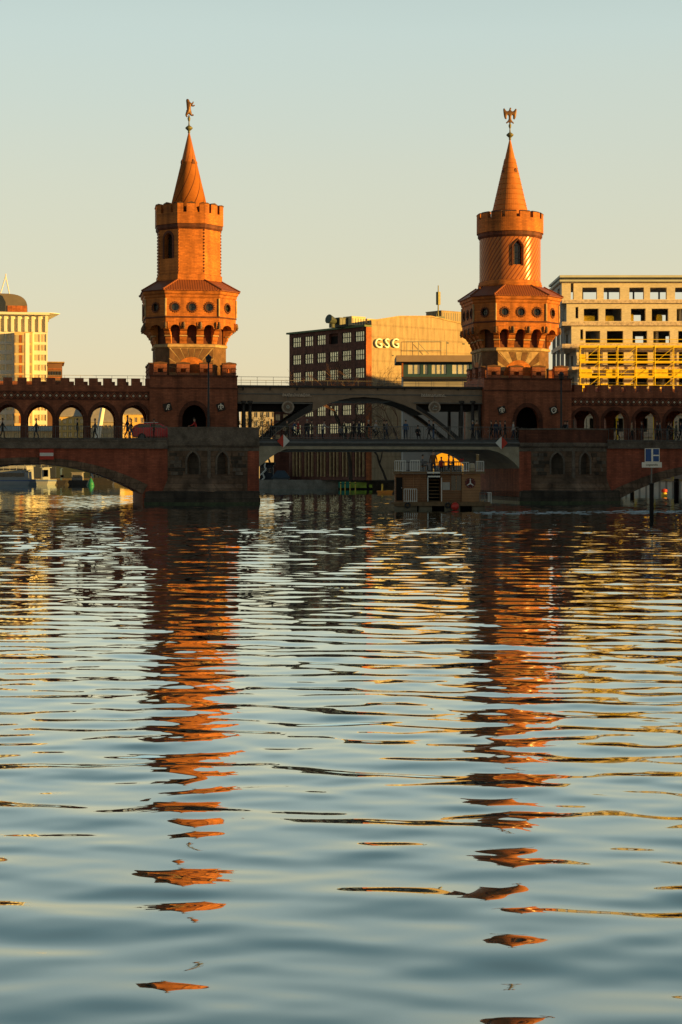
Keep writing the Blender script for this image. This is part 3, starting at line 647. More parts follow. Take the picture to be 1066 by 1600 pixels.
# ------------------------------------------------------------------ brick arcades beside the towers
def arcade(x_a, x_b, centres, label, off):
    """arcade from column x_a to x_b of the photo; centres = columns of the arch centres"""
    ua, ub = BF.u(x_a, VA), BF.u(x_b, VA); L = ub - ua
    t = thing('brick_arcade', label, 'arcade', (ua, VA, DECK), BF, 'brick arcades of the upper bridge walk')
    zt, zm = 10.40 - DECK + off, 11.03 - DECK + off
    def crest(L, ph):
        pts = []; s = ph; p = 1.24
        while s < L:
            a, b = s, s + .46
            if a > .05 and b < L - .05: pts += [(a, zm), (a, zt), (b, zt), (b, zm)]
            s += p
        return pts
    cs = [BF.u(c, VA) - ua for c in centres]; cs = [c for c in cs if 1.22 < c < L - 1.22]
    holes = [arch(c, .02, 2.05, 1.09, 3.28 + off, 9, True) for c in cs]
    m = MB(); m.wall([(L, 0), (0, 0), (0, zm)] + crest(L, .35) + [(L, zm)], holes, (ua, VA, DECK), (1, 0, 0), (0, -1, 0), .8)
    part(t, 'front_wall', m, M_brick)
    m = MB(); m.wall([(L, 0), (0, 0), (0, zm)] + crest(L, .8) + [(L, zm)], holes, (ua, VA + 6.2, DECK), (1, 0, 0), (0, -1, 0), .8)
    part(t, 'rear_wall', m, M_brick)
    m = MB(); m.box(ua, ub, VA + .81, VA + 6.19, 9.55, 9.8); part(t, 'vault', m, M_brickdk)
    m = MB()
    for c in cs: archring(m, c, .02, 2.05, 1.09, 3.28 + off, .28, (ua, VA, DECK), (1, 0, 0), (0, -1, 0), .05)
    part(t, 'arch_mouldings', m, M_brickdk)
    m = MB(); m.box(ua + .1, ub - .05, VA - .04, VA - .002, 9.86 + off, 9.92 + off); m.box(ua + .1, ub - .05, VA - .04, VA - .002, 9.02 + off, 9.08 + off); 
    m.cur = 1; m.box(ua + .1, ub - .05, VA - .012, VA - .001, 9.085 + off, 9.855 + off)
    m.cur = 2; k = 0; s = ua + .35; p = .56
    while s < ub - .3:
        z = 9.47 + off; r = .12
        m.mesh([(s-r, VA-.03, z), (s, VA-.03, z-r), (s+r, VA-.03, z), (s, VA-.03, z+r), (s-r, VA-.013, z), (s, VA-.013, z-r), (s+r, VA-.013, z), (s, VA-.013, z+r)], [(0,1,2,3),(4,5,6,7),(0,1,5,4),(1,2,6,5),(2,3,7,6),(3,0,4,7)])
        c = m.cur; m.cur = 0
        m.tube((s, VA-.03, z+.3), (s+p/2, VA-.03, z), .045, n=4); m.tube((s+p/2, VA-.03, z), (s+p, VA-.03, z+.3), .045, n=4)
        m.tube((s, VA-.03, z-.3), (s+p/2, VA-.03, z), .045, n=4); m.tube((s+p/2, VA-.03, z), (s+p, VA-.03, z-.3), .045, n=4)
        m.cur = c; s += p
    part(t, 'lattice_frieze', m, [M_brick, M_brickdk, M_dot])
    # handrail of the track deck above
    m = MB()
    for zz in (11.15, 11.42): m.tube((ua, VA + 3, zz + off), (ub, VA + 3, zz + off), .022, n=4)
    s = ua + .5
    while s < ub: m.tube((s, VA + 3, 9.8), (s, VA + 3, 11.42 + off), .02, n=4); s += 1.4
    part(t, 'handrail', m, M_cream)
    return t
arcade(-215, 240, [12.5 + 49.7*i for i in range(-4, 5)], 'brick arcade left of the octagonal tower, its pointed arches lit from behind', 0)
arcade(884, 1290, [913.5 + 48*i for i in range(0, 8)], 'dark brick arcade right of the round tower, in front of the yellow scaffold', -.25)

# ------------------------------------------------------------------ side arch spans, piers, central span
DEP = 20.0
def curve3(p0, p1, p2, n):          # circle-like arc through three (x, z) points
    (x1, y1), (x2, y2), (x3, y3) = p0, p1, p2
    d = 2*(x1*(y2-y3)+x2*(y3-y1)+x3*(y1-y2)); ux = ((x1*x1+y1*y1)*(y2-y3)+(x2*x2+y2*y2)*(y3-y1)+(x3*x3+y3*y3)*(y1-y2))/d; uy = ((x1*x1+y1*y1)*(x3-x2)+(x2*x2+y2*y2)*(x1-x3)+(x3*x3+y3*y3)*(x2-x1))/d
    r = math.hypot(x1-ux, y1-uy); a0 = math.atan2(y1-uy, x1-ux); a1 = math.atan2(y3-uy, x3-ux)
    return [(ux + r*math.cos(a0+(a1-a0)*i/n), uy + r*math.sin(a0+(a1-a0)*i/n)) for i in range(n+1)]
def arch_span(name_label, ua, ub, c0, cm, c1, wd, zc0, zc1, posts):
    t = thing('arch_span', name_label, 'bridge span', (ua, 0, 0), BF, 'flat brick arches at the sides of the bridge')
    arc = curve3(c0, cm, c1, 28)
    m = MB(); m.wall([(ua, -1), (ua, zc0)] + [(ub, zc0), (ub, -1), (c1[0], -1)] + arc[::-1] + [(c0[0], -1)], [], (0, 0, 0), (1, 0, 0), (0, -1, 0), DEP)
    part(t, 'spandrel_wall', m, M_span)
    # ring of dark voussoirs, thicker towards the springings
    mid = len(arc) // 2; q = MB(); n = len(arc); outer = []
    for i, (x, z) in enumerate(arc):
        k = abs(i - mid) / mid; a = Vector(arc[min(i+1, n-1)]) - Vector(arc[max(i-1, 0)]); nn = Vector((-a[1], a[0])).normalized(); nn = -nn if nn[1] < 0 else nn
        d = wd * (1 + .75 * k**1.6); outer.append((x + nn[0]*d, z + nn[1]*d))
    vs = [(x, -.07, z) for x, z in arc] + [(x, -.07, z) for x, z in outer] + [(x, -.003, z) for x, z in arc] + [(x, -.003, z) for x, z in outer]; fs = []
    for i in range(n-1): fs += [(i, i+1, n+i+1, n+i), (i, 2*n+i, 2*n+i+1, i+1), (n+i, n+i+1, 3*n+i+1, 3*n+i), (2*n+i, 3*n+i, 3*n+i+1, 2*n+i+1)]
    q.mesh(vs, fs); 
    q.cur = 1
    for i in range(0, n-1):
        a, b = Vector((arc[i][0], -.075, arc[i][1])), Vector((outer[i][0], -.075, outer[i][1])); q.tube(a, b, .02, n=4)
    part(t, 'voussoir_ring', q, [M_stone, M_plinth])
    m = MB(); m.box(ua, ub, -.28, .5, zc0 + .003, zc1 - .12); m.box(ua, ub, -.36, .5, zc1 - .117, zc1); part(t, 'cornice', m, M_cornice)
    m = MB(); m.box(ua, ub, .503, DEP, zc0 + .004, DECK); part(t, 'roadway', m, M_asphalt)
    m = MB(); m.box(ua, ub, .503, 2.6, DECK + .004, DECK + .12); part(t, 'footway', m, M_cornice)
    m = MB(); s = ua + .2; k = 0
    while s < ub:
        m.tube((s, .1, zc1), (s, .1, zc1 + 1.1), .028, n=4)
        s += .6
    for zz in (zc1 + 1.1, zc1 + .12): m.tube((ua, .1, zz), (ub, .1, zz), .03, n=4)
    s = ua + .2
    while s < ub:
        for j in range(1, 4): m.tube((s + .15*j, .1, zc1 + .12), (s + .15*j, .1, zc1 + 1.1), .010, n=3)
        s += .6
    part(t, 'railing', m, M_steelg)
    return t
U = lambda px, v=0: BF.u(px, v)
Zb = lambda px, py, v=0: BF.z(px, py, v)
zL = Zb(200, 701); zLt = Zb(200, 687)
left_span = arch_span('flat brick arch at the left, under the railing where the red car stands', U(-210), U(262),
    (U(-134), .9), (U(45), Zb(45, 724)), (U(223), .9), .50, zL, zLt, 0)
zR = Zb(1000, 701); zRt = Zb(1000, 690)
right_span = arch_span('flat brick arch at the right, behind the blue mooring sign', U(948), U(1420),
    (U(966), .35), (U(1150), Zb(1150, 731)), (U(1336), .35), .55, zR, zRt, 0)

def pier(label, xa, xb, xr, mir, zc, zct, ztop, sp):
    """stone cutwater pier: stone from xa to xb, brick pilaster to xr"""
    ua, ub = U(xa), U(xb); um = (ua + ub) / 2
    t = thing('stone_pier', label, 'pier', (um, 0, 0), BF, 'stone piers in the river')
    b0, b1 = (min(ua, ub), max(ua, ub)); 
    body0, body1 = (b0, U(xr)) if not mir else (U(xr), b1)
    if mir: m = MB().box(body0, b0 + .0, 0, DEP, -1, zc); 
    else: m = MB().box(b1, body1, 0, DEP, -1, zc)
    part(t, 'brick_pilaster', m, M_span)
    m = MB(); m.box(b0 + .01, b1 - .01, .05, DEP - .01, -1, zc - .01); part(t, 'pier_core', m, M_stone)
    # wedge-shaped front with two niches
    tip = Vector((um, -1.35, 0)); zlo = 2.45
    for (A, B, hx_) in ((Vector((b0, -.02, 0)), tip, .62), (tip, Vector((b1, -.02, 0)), .34)):
        ud = (B - A).normalized(); nd = Vector((ud.y, -ud.x, 0)); Lw = (B - A).length
        q = MB(); hole = arch(Lw * hx_, .08, 1.15, .50, 1.95, 7, True)
        q.wall([(0, 0), (Lw, 0), (Lw, zc - zlo), (0, zc - zlo)], [hole], (A.x, A.y, zlo), ud, nd, .45)
        rg = random.Random(int(xa) + int(hx_*100))
        for k_ in range(70):                       # rough-faced blocks standing proud of the wall
            r_ = rg.randrange(0, max(1, int((zc - zlo - .15) / .32))); s0 = rg.uniform(.05, Lw - .75); wd_ = rg.uniform(.35, .7)
            if s0 + wd_ > Lw*hx_ - .7 and s0 < Lw*hx_ + .7: continue
            q.cur = rg.randrange(3); q.wall([(s0, .02 + r_*.32), (s0 + wd_, .02 + r_*.32), (s0 + wd_, .30 + r_*.32), (s0, .30 + r_*.32)], [], (A.x + nd.x*(.03 + .0007*k_), A.y + nd.y*(.03 + .0007*k_), zlo), ud, nd, .03 + .0007*k_ + .01)
        part(t, 'niche_wall', q, [M_stone, M_plinth, M_cornice])
        q = MB(); q.wall([(Lw*hx_-.6, .05), (Lw*hx_+.6, .05), (Lw*hx_+.6, 2.05), (Lw*hx_-.6, 2.05)], [], Vector((A.x, A.y, zlo)) - nd*.43, ud, nd, .1); part(t, 'niche_back', q, M_plinth)
        q = MB(); archring(q, Lw*hx_, .08, 1.15, .50, 1.95, .16, (A.x, A.y, zlo), ud, nd, .07); part(t, 'niche_hood', q, M_cornice)
    q = MB(); q.tube((um, -1.36, zlo - .3), (um, -1.36, zc - .2), .16, .13, 6); part(t, 'centre_rib', q, M_cornice)
    q = MB()
    wedge = lambda e, f, z: [(b0 - e, 0.04, z), (um - .15, -1.33 - f, z), (um + .15, -1.33 - f, z), (b1 + (0 if not mir else e), .04, z), (b1 + (0 if not mir else e), 1.2, z), (b0 - e, 1.2, z)] if not mir else [(b0, 0.04, z), (um - .15, -1.33 - f, z), (um + .15, -1.33 - f, z), (b1 + e, .04, z), (b1 + e, 1.2, z), (b0, 1.2, z)]
    q.loft([wedge(.5, 1.2, 1.1), wedge(.25, .55, 1.7), wedge(.01, .01, 2.44)]); part(t, 'battered_base', q, M_stone)
    q = MB()
    p0, p1 = (U(227), body1) if not mir else (body0, U(966))
    pl = lambda e, z: [(p0 - e, -.5, z), (um - 1.2, -2.5 - e, z), (um + 1.2, -2.5 - e, z), (p1 + e*.5, -.5, z), (p1 + e*.5, DEP, z), (p0 - e, DEP, z)]
    q.loft([pl(.1, -1), pl(.1, .55), pl(0, .62), pl(0, 1.05), pl(-.25, 1.16)]); part(t, 'plinth', q, M_plinth)
    q = MB(); q.loft([pl(.105, -.2), pl(.108, .16), pl(.101, .24)], False); part(t, 'tide_mark', q, mat('algae_band', (.045, .06, .022), .6, .6, 3, .4))
    # corbel courses, bay parapet
    bay = lambda e, z: [(body0 - e*.0, -.02 - e, z), (b0, -.02 - e, z), (um, -1.38 - e, z), (b1, -.02 - e, z), (body1 + e*.0, -.02 - e, z), (body1, .5, z), (body0, .5, z)]
    q = MB(); q.loft([bay(.03, zc - .3), bay(.03, zc - .02)]); part(t, 'pale_course', q, M_cornice)
    q = MB(); q.loft([bay(.05, zc - .01), bay(.25, zc + .15), bay(.3, zc + .35), bay(.3, zct)]); part(t, 'cornice', q, M_cornice)
    q = MB(); pts = [Vector((x, y, 0)) for x, y, z in bay(.1, 0)[:5]]
    for A, B in zip(pts, pts[1:]):
        if (B - A).length < .05: continue
        ud = (B - A).normalized(); nd = Vector((ud.y, -ud.x, 0)); q.wall([(0, 0), ((B-A).length, 0), ((B-A).length, ztop - zct - .1), (0, ztop - zct - .1)], [], (A.x, A.y, zct + .002), ud, nd, .35)
    part(t, 'parapet', q, M_brickdk if mir else M_cornice)
    q = MB()
    for A, B in zip(pts, pts[1:]):
        if (B - A).length < .05: continue
        ud = (B - A).normalized(); nd = Vector((ud.y, -ud.x, 0)); o = Vector((A.x, A.y, ztop - .1)) + nd*.05; q.wall([(-.05, 0), ((B-A).length+.05, 0), ((B-A).length+.05, .12), (-.05, .12)], [], o, ud, nd, .45)
    part(t, 'coping', q, M_cornice)
    q = MB(); q.box(body0, body1, .503, DEP, zct - .1, DECK); part(t, 'roadway', q, M_asphalt)
    # remaining solid parapet beside the bay
    return t
pl_ = pier('left stone pier with two pointed niches, a brick strip along its right edge', 262, 387, 405, False, Zb(330, 699), Zb(330, 690), Zb(330, 668), 0)
pr_ = pier('right stone pier with two pointed niches, a brick strip along its left edge', 830, 948, 811.5, True, Zb(889, 700), Zb(889, 692), Zb(889, 670), 0)

# central deck
u0, u1 = U(405) + .003, U(811.5) - .003
t = thing('central_span', 'shallow road span between the two stone piers, dark girder above a cream flange', 'bridge span', ((u0+u1)/2, 0, 0), BF)
zt0, zb0, zf0 = Zb(600, 686), Zb(600, 697.5), Zb(600, 702)
pts = [(u0, zb0), (u1, zb0)]
hl = [(U(405), Zb(405, 729)), (U(412), Zb(412, 724)), (U(422), Zb(422, 715)), (U(434), Zb(434, 707)), (U(447), zf0)]
hr = [(U(762), zf0), (U(778), Zb(778, 706)), (U(793), Zb(793, 714)), (U(804), Zb(804, 723)), (U(811.5), Zb(811.5, 732))]
hl[0] = (u0, hl[0][1]); hr[-1] = (u1, hr[-1][1])
m = MB(); m.wall([(u1, zb0 - .003), (u0, zb0 - .003)] + hl + hr, [], (0, .15, 0), (1, 0, 0), (0, -1, 0), DEP - .3); part(t, 'haunched_slab', m, M_soffit)
m = MB(); m.wall([(u1, zb0 - .005), (u0, zb0 - .005)] + hl + hr, [], (0, .0, 0), (1, 0, 0), (0, -1, 0), .145); part(t, 'cream_fascia', m, M_cream)
m = MB(); m.box(u0, u1, .0, .5, zb0, zt0 - .35); m.box(u0, u1, .12, .5, zt0 - .347, zt0); m.cur = 1; m.tube((u0, -.05, zt0 - .33), (u1, -.05, zt0 - .33), .13, n=10)
part(t, 'edge_girder', m, [M_girder, M_steelg])
m = MB(); m.box(u0, u1, .503, DEP, zb0 + .004, DECK); part(t, 'roadway', m, M_asphalt)
m = MB(); m.box(u0, u1, .503, 2.6, DECK + .004, DECK + .12); part(t, 'footway', m, M_cornice)
m = MB(); zz1 = Zb(600, 666.5)
m.tube((u0, .2, zz1), (u1, .2, zz1), .035, n=4); m.tube((u0, .2, zt0 + .1), (u1, .2, zt0 + .1), .03, n=4)
s = u0 + .3
while s < u1:
    m.tube((s, .2, zt0), (s, .2, zz1), .03, n=4)
    for j in range(1, 6): m.tube((s + .19*j, .2, zt0 + .1), (s + .19*j, .2, zz1), .009, n=3)
    m.tube((s, .2, zt0+.1), (s + .57, .2, zz1), .012, n=3); m.tube((s + .57, .2, zz1), (s + 1.14, .2, zt0+.1), .012, n=3)
    s += 1.15
part(t, 'railing', m, M_steelg)
# ------------------------------------------------------------------ steel track viaduct between the towers
VR = 10.6
Q = lambda x, y, v=VR: (BF.u(x, v), BF.z(x, y, v))
t = thing('steel_viaduct', 'brown steel track viaduct with a flat arch rib between the two towers', 'viaduct', (Q(564, 690)[0], VR, DECK), BF)
outer_l = [(404, 690), (420, 678), (440, 661), (460, 647), (478, 636), (489, 629)]
outer_r = [(647, 631), (662, 640), (680, 652), (700, 668), (727, 691)]
inner = [(714, 691), (700, 676), (681, 661), (664, 649), (648, 640), (630, 632), (610, 626), (590, 622), (569, 620.5), (550, 621.5), (531, 625), (512, 631), (494, 640), (474, 650), (454, 662), (434, 675), (418, 690)]
top = [(371.5, 604.5), (756, 609)]
outline = [Q(371.5, 628), Q(371.5, 604.5), Q(756, 609), Q(756, 631.5), Q(650, 631.5), Q(651, 641.5)] + [Q(*p) for p in inner[4:13]] + [Q(488, 643.5), Q(489, 628.5)]
leg_r = [(650.3, 632), (662, 640), (680, 652), (700, 668), (727, 691), (714, 691), (700, 676), (681, 661), (664, 649), (651.3, 641.5)]
leg_l = [(488.6, 629.2), (478, 636), (460, 647), (440, 661), (420, 678), (404, 690), (418, 690), (434, 675), (454, 662), (474, 650), (487.6, 643.5)]
cl_ = lambda L_: [(a_, max(b_, DECK - .3)) for a_, b_ in [Q(*p) for p in L_]]
for k, v in enumerate((VR, VR + 5.4)):
    m = MB(); m.wall(outline, [], (0, v, 0), (1, 0, 0), (0, -1, 0), .12); part(t, 'spandrel_beam', m, M_steel)
    for L_ in (leg_r, leg_l): m = MB(); m.wall(cl_(L_), [], (0, v + .02, 0), (1, 0, 0), (0, -1, 0), .09); part(t, 'arch_leg', m, M_steeld)  # legs coloured dark for the shade inside the arch
m = MB()
for v in (VR, VR + 5.4):         # flanges along the intrados and the lower edge of the beam
    for pth in (inner, ): 
        pp = [Q(*p) for p in pth]
        for a, b in zip(pp, pp[1:]):
            if b[1] < DECK - .2 and a[1] < DECK - .2: continue
            m.mesh([(a[0], v-.16, a[1]), (b[0], v-.16, b[1]), (b[0], v+.28, b[1]), (a[0], v+.28, a[1]), (a[0], v-.16, a[1]+.09), (b[0], v-.16, b[1]+.09), (b[0], v+.28, b[1]+.09), (a[0], v+.28, a[1]+.09)], [(0,3,2,1),(4,5,6,7),(0,1,5,4),(1,2,6,5),(2,3,7,6),(3,0,4,7)])
part(t, 'lower_flange', m, M_steel)
m = MB(); a, b = Q(371.5, 604.5), Q(756, 609); zt = (a[1] + b[1]) / 2
m.box(a[0], b[0], VR - .25, VR + 5.8, zt + .02, zt + .2); m.box(a[0], b[0], VR + .13, VR + 5.39, zt - 1.15, zt - .9); part(t, 'track_deck', m, M_steeld)
m = MB(); m.box(a[0], b[0], VR - .06, VR - .002, zt - .62, zt - .52); part(t, 'beam_moulding', m, M_steelg)
for x0, x1 in ((371.5, 489), (647, 756)):
    m = MB(); p, q_ = Q(x0, 629), Q(x1, 631); z_ = (Q(x0, 628.5)[1] + Q(x1, 631.5)[1]) / 2
    m.box(p[0], q_[0], VR - .12, VR + .25, z_ - .05, z_ + .05); part(t, 'bottom_flange', m, M_steelg)
for x in range(380, 756, 42):
    m = MB(); p = Q(x, 609); m.box(p[0] - .05, p[0] + .05, VR - .13, VR - .003, p[1] - .05, zt + .02); part(t, 'stiffener', m, M_steeld)
for x in (380.5, 391, 721.5, 739):
    for v in (VR + .05, VR + 5.3):
        m = MB(); p = Q(x, 628); m.lathe([(.24, DECK), (.24, DECK+.25), (.15, DECK+.35), (.17, (DECK+p[1])/2), (.14, p[1] - .35), (.26, p[1] - .1), (.26, p[1] + .1)], 12, p[0], v); part(t, 'column', m, M_steeld)
for x in (372.5, 750): 
    m = MB(); p = Q(x, 628); m.box(p[0]-.12, p[0] + .12, VR + .1, VR + 5.3, DECK, p[1]); 
    if x > 700: part(t, 'end_frame', m, M_steeld)
m = MB()
for z_, r in ((.45, .02), (.95, .025)): m.tube((a[0], VR - .15, zt + z_), (b[0], VR - .15, zt + z_ ), r, n=4)
for z_, r in ((.45, .02), (.95, .025)): m.tube((a[0], VR + 5.6, zt + z_), (b[0], VR + 5.6, zt + z_ ), r, n=4)
s = a[0] + .3
while s < b[0]:
    m.tube((s, VR - .15, zt + .2), (s, VR - .15, zt + .95), .02, n=4); m.tube((s, VR + 5.6, zt + .2), (s, VR + 5.6, zt + .95), .02, n=4); s += 1.45
part(t, 'handrail', m, M_steelg)

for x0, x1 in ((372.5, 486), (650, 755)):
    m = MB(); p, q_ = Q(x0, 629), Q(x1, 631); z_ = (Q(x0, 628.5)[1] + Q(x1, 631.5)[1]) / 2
    m.box(p[0], q_[0], VR + .45, VR + 5.0, z_ - .62, z_ - .002); part(t, 'deck_underside_shade', m, M_dark)  # black box added for the shade under the deck
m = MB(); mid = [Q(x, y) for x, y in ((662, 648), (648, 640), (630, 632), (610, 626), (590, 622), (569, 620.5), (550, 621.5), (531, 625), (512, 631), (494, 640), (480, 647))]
m.wall([(x, z + .02) for x, z in mid] + [(x, z + .22) for x, z in mid[::-1]], [], (0, VR + .29, 0), (1, 0, 0), (0, -1, 0), 4.9); part(t, 'arch_soffit', m, M_dark)  # barrel coloured black, shade under the arch put into the colour
# hanging round signs and the scrolls above them
def round_sign(x, y, label, k):
    v = VR - .5; u, z = Q(x, y, v); t = thing('hanging_sign', label, 'sign', (u, v, z), BF, 'round signs hanging from the viaduct')
    m = MB(); n = 28; r = .54
    ring = lambda rr, yy: [(u + rr*math.cos(2*PI*i/n), yy, z + rr*math.sin(2*PI*i/n)) for i in range(n)]
    m.loft([ring(r, v + .05), ring(r, v - .05)]); part(t, 'disc', m, mat('sign_disc', (.20, .15, .11), .7, .3, 4))
    m = MB(); m.loft([ring(r + .02, v + .06), ring(r + .02, v - .08), ring(r - .12, v - .08), ring(r - .12, v - .04)], False); part(t, 'rim', m, mat('sign_rim', (.36, .30, .24), .6, .3, 6))
    m = MB()
    if k: m.path([(u-.2, v-.08, z-.12), (u-.05, v-.08, z+.05), (u+.02, v-.08, z+.22), (u+.09, v-.08, z+.04), (u+.24, v-.08, z+.1)], .03); m.path([(u-.2, v-.08, z-.22), (u+.22, v-.08, z-.2)], .03)
    else: m.path([(u-.1, v-.08, z-.08), (u-.12, v-.08, z+.06), (u, v-.08, z+.15), (u+.11, v-.08, z+.04), (u+.08, v-.08, z-.1), (u-.1, v-.08, z-.08)], .045)
    part(t, 'hand_glyph', m, mat('sign_glyph', (.40, .42, .38), .6, .2, 5))
    m = MB(); m.tube((u, v, z + r), (u, v, z + 1.0), .03, n=5); m.tube((u, v, z + .95), (u, v + .5, z + 1.0), .03, n=5); part(t, 'hanger', m, M_steelg)
round_sign(450, 636, 'round sign with pale rim hanging under the left end of the steel viaduct', 0)
round_sign(679, 636.5, 'round brown sign hanging under the right end of the steel viaduct', 1)
def scroll(x0, x1, y, label, seed):
    rng = random.Random(seed); v = VR - .2; u0_, z0_ = Q(x0, y, v); u1_, _ = Q(x1, y, v)
    m = MB(); m.box(u0_, u1_, v - .02, v + .05, z0_ - .06, z0_ - .02); s = u0_ + .05
    while s < u1_ - .1:
        h = rng.choice((.16, .2, .26, .13)); k = rng.random(); wd = rng.uniform(.1, .17)
        if k < .4: m.path([(s, v-.03, z0_-.1), (s, v-.03, z0_+h), (s+wd, v-.03, z0_+h*.4), (s+wd, v-.03, z0_-.1)], .03, 5)
        elif k < .75: m.path([(s+wd*.5*(1+math.cos(a)), v-.03, z0_+.05+h*.6*math.sin(a)) for a in np.linspace(0, 6.1, 8)], .03, 5)
        else: m.path([(s, v-.03, z0_-.1), (s+wd*.5, v-.03, z0_+h), (s+wd, v-.03, z0_-.1)], .03, 5)
        s += wd + .07
    solo('tube_lettering', m, mat('dull_neon_tube', (.62, .52, .42), .5, .2, 5), label, 'lettering', (u0_, v, z0_), BF, 'small lettering along the viaduct beam')
scroll(441, 487, 618, 'small pale tube lettering above the left hanging sign', 3)
scroll(658, 697, 618.5, 'small pale tube lettering above the right hanging sign', 8)

# navigation signs
def diamond(x, y, left_red, label):
    v = -.22; u, z = BF.u(x, v), BF.z(x, y, v); r = .56
    t = thing('navigation_sign', label, 'sign', (u, v, z), BF, 'diamond navigation signs')
    for sgn, nm in ((-1, 'left_half'), (1, 'right_half')):
        m = MB(); p = [(u, z + r), (u + sgn*r*.95, z), (u, z - r)]
        m.mesh([(a, v, b) for a, b in p] + [(a, v + .05, b) for a, b in p], [(0,1,2),(3,4,5),(0,1,4,3),(1,2,5,4),(2,0,3,5)])
        part(t, 'sign_half', m, M_red if (sgn < 0) == left_red else M_white, 'red half' if (sgn < 0) == left_red else 'white half')
    m = MB(); m.box(u - .3, u + .3, v + .055, v + .2, z - .05, z + .05); part(t, 'bracket', m, M_steeld)
diamond(443, 689, True, 'diamond sign near the left pier, red on its left half, white on the right')
diamond(784, 692, False, 'diamond sign near the right pier, white on its left half, red on the right')
v = -.45; ua_, ub_ = BF.u(62, v), BF.u(84, v); za_, zb_ = BF.z(73, 718, v), BF.z(73, 702, v); h3 = (zb_ - za_) / 3
t = thing('no_entry_board', 'red white red striped board over the crown of the left arch', 'sign', ((ua_+ub_)/2, v, za_), BF)
part(t, 'board', MB().box(ua_, ub_, v, v + .05, za_, zb_), M_red)
part(t, 'white_stripe', MB().box(ua_ + .02, ub_ - .02, v - .02, v - .003, za_ + h3*1.02, zb_ - h3*1.02), M_white)
part(t, 'bracket', MB().box(ua_ + .4, ua_ + .5, v + .052, -.36, za_ + .3, zb_ - .2), M_steeld)

# lamp posts
def lamp(px, ytop, v, label, arm):
    u, z1 = BF.u(px, v), BF.z(px, ytop, v); t = thing('street_lamp', label, 'lamp post', (u, v, DECK), BF, 'lamp posts on the bridge deck')
    m = MB(); m.smooth = True; m.lathe([(.16, DECK), (.16, DECK+.5), (.11, DECK+.6), (.09, DECK+3), (.065, z1 - .6)], 10, u, v); part(t, 'post', m, M_steeld)
    m = MB(); m.lathe([(.07, z1-.6), (.2, z1-.5), (.26, z1-.15), (.3, z1-.12), (.12, z1+.05), (.03, z1+.15)], 10, u, v); part(t, 'lantern', m, M_steeld)
    if arm: m = MB(); m.path([(u, v, z1-.7), (u+arm*.35, v, z1-.25), (u+arm*.6, v, z1-.3), (u+arm*.62, v, z1-.55)], .04); part(t, 'arm', m, M_steeld)
lamp(326, 556, 3.0, 'dark lamp post standing before the octagonal tower', 0)
lamp(877, 583, 3.0, 'dark lamp post standing before the right end of the round tower gatehouse', 1)
# ------------------------------------------------------------------ ground and quays
M_earth = mat('bank_ground', (0.10, 0.085, 0.06), .95, .3, .3)
M_quay = mat('quay_wall', (0.26, 0.235, 0.2), .9, .35, .8, fine=.25)
M_quayp = stripemat('sheet_piling', (0.70, 0.64, 0.54), (0.34, 0.30, 0.25), 'x', bfreq=1.3, duty=.3, rough=.9)
GZ = 1.5
def bank(name, poly, m, z=GZ):
    q = MB(); q.prism(poly, -1.5, z); return solo(name, q, m, None, None, kind='structure')
bank('ground', [(-2800, 424), (-30, 424), (-22, 304), (24, 300), (31, 300), (33.5, 212), (47, 209), (47, -30), (2900, -30), (2900, 7000), (-2800, 7000)][::1], M_earth)
q = MB(); q.box(-22, 24, 299.5, 300.2, -.5, 1.56); solo('river_wall', q, M_quay, 'low grey quay wall below the dark brick building', 'quay wall')
q = MB(); q.wall([(0, -.5), (15, -.5), (15, 1.7), (0, 1.7)], [], (33.4, 211.6, 0), (1, -.19, 0), (-.19, -1, 0), .6); q.cur = 1
q.wall([(0, 1.71), (15, 1.71), (15, 1.95), (0, 1.95)], [], (33.4, 211.4, 0), (1, -.19, 0), (-.19, -1, 0), .9)
solo('sheet_pile_wall', q, [M_quayp, M_stonel], 'pale ribbed quay wall seen through the right arch', 'quay wall')
# ------------------------------------------------------------------ building helpers
M_pane = mat('window_glass', (.30, .27, .20), .15, .35, .35, .9, metal=.75)
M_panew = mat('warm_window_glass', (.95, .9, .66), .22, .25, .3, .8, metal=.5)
M_frame = mat('window_frame', (.30, .27, .22), .6, .1, 3)
def wframe(t, o, ud, nd, s0, s1, z0, z1, nx, nz, fm, gm, dep=.12, bar=.06):
    """window > pane in a wall opening"""
    o = Vector(o); m = MB(); ud = Vector(ud); nd = Vector(nd)
    holes = []; W_ = (s1 - s0 - bar*(nx+1)) / nx; H_ = (z1 - z0 - bar*(nz+1)) / nz
    for i in range(nx):
        for j in range(nz):
            a = s0 + bar + i*(W_+bar); b = z0 + bar + j*(H_+bar); holes.append([(a, b), (a+W_, b), (a+W_, b+H_), (a, b+H_)])
    m.wall([(s0, z0), (s1, z0), (s1, z1), (s0, z1)], holes, o - nd*dep, ud, nd, .06); w_ = part(t, 'window', m, fm)
    m = MB(); m.wall([(s0+.01, z0+.01), (s1-.01, z0+.01), (s1-.01, z1-.01), (s0+.01, z1-.01)], [], o - nd*(dep+.07), ud, nd, .03); part(w_, 'pane', m, gm); return w_
def rect(a, b, c, d): return [(a, c), (b, c), (b, d), (a, d)]

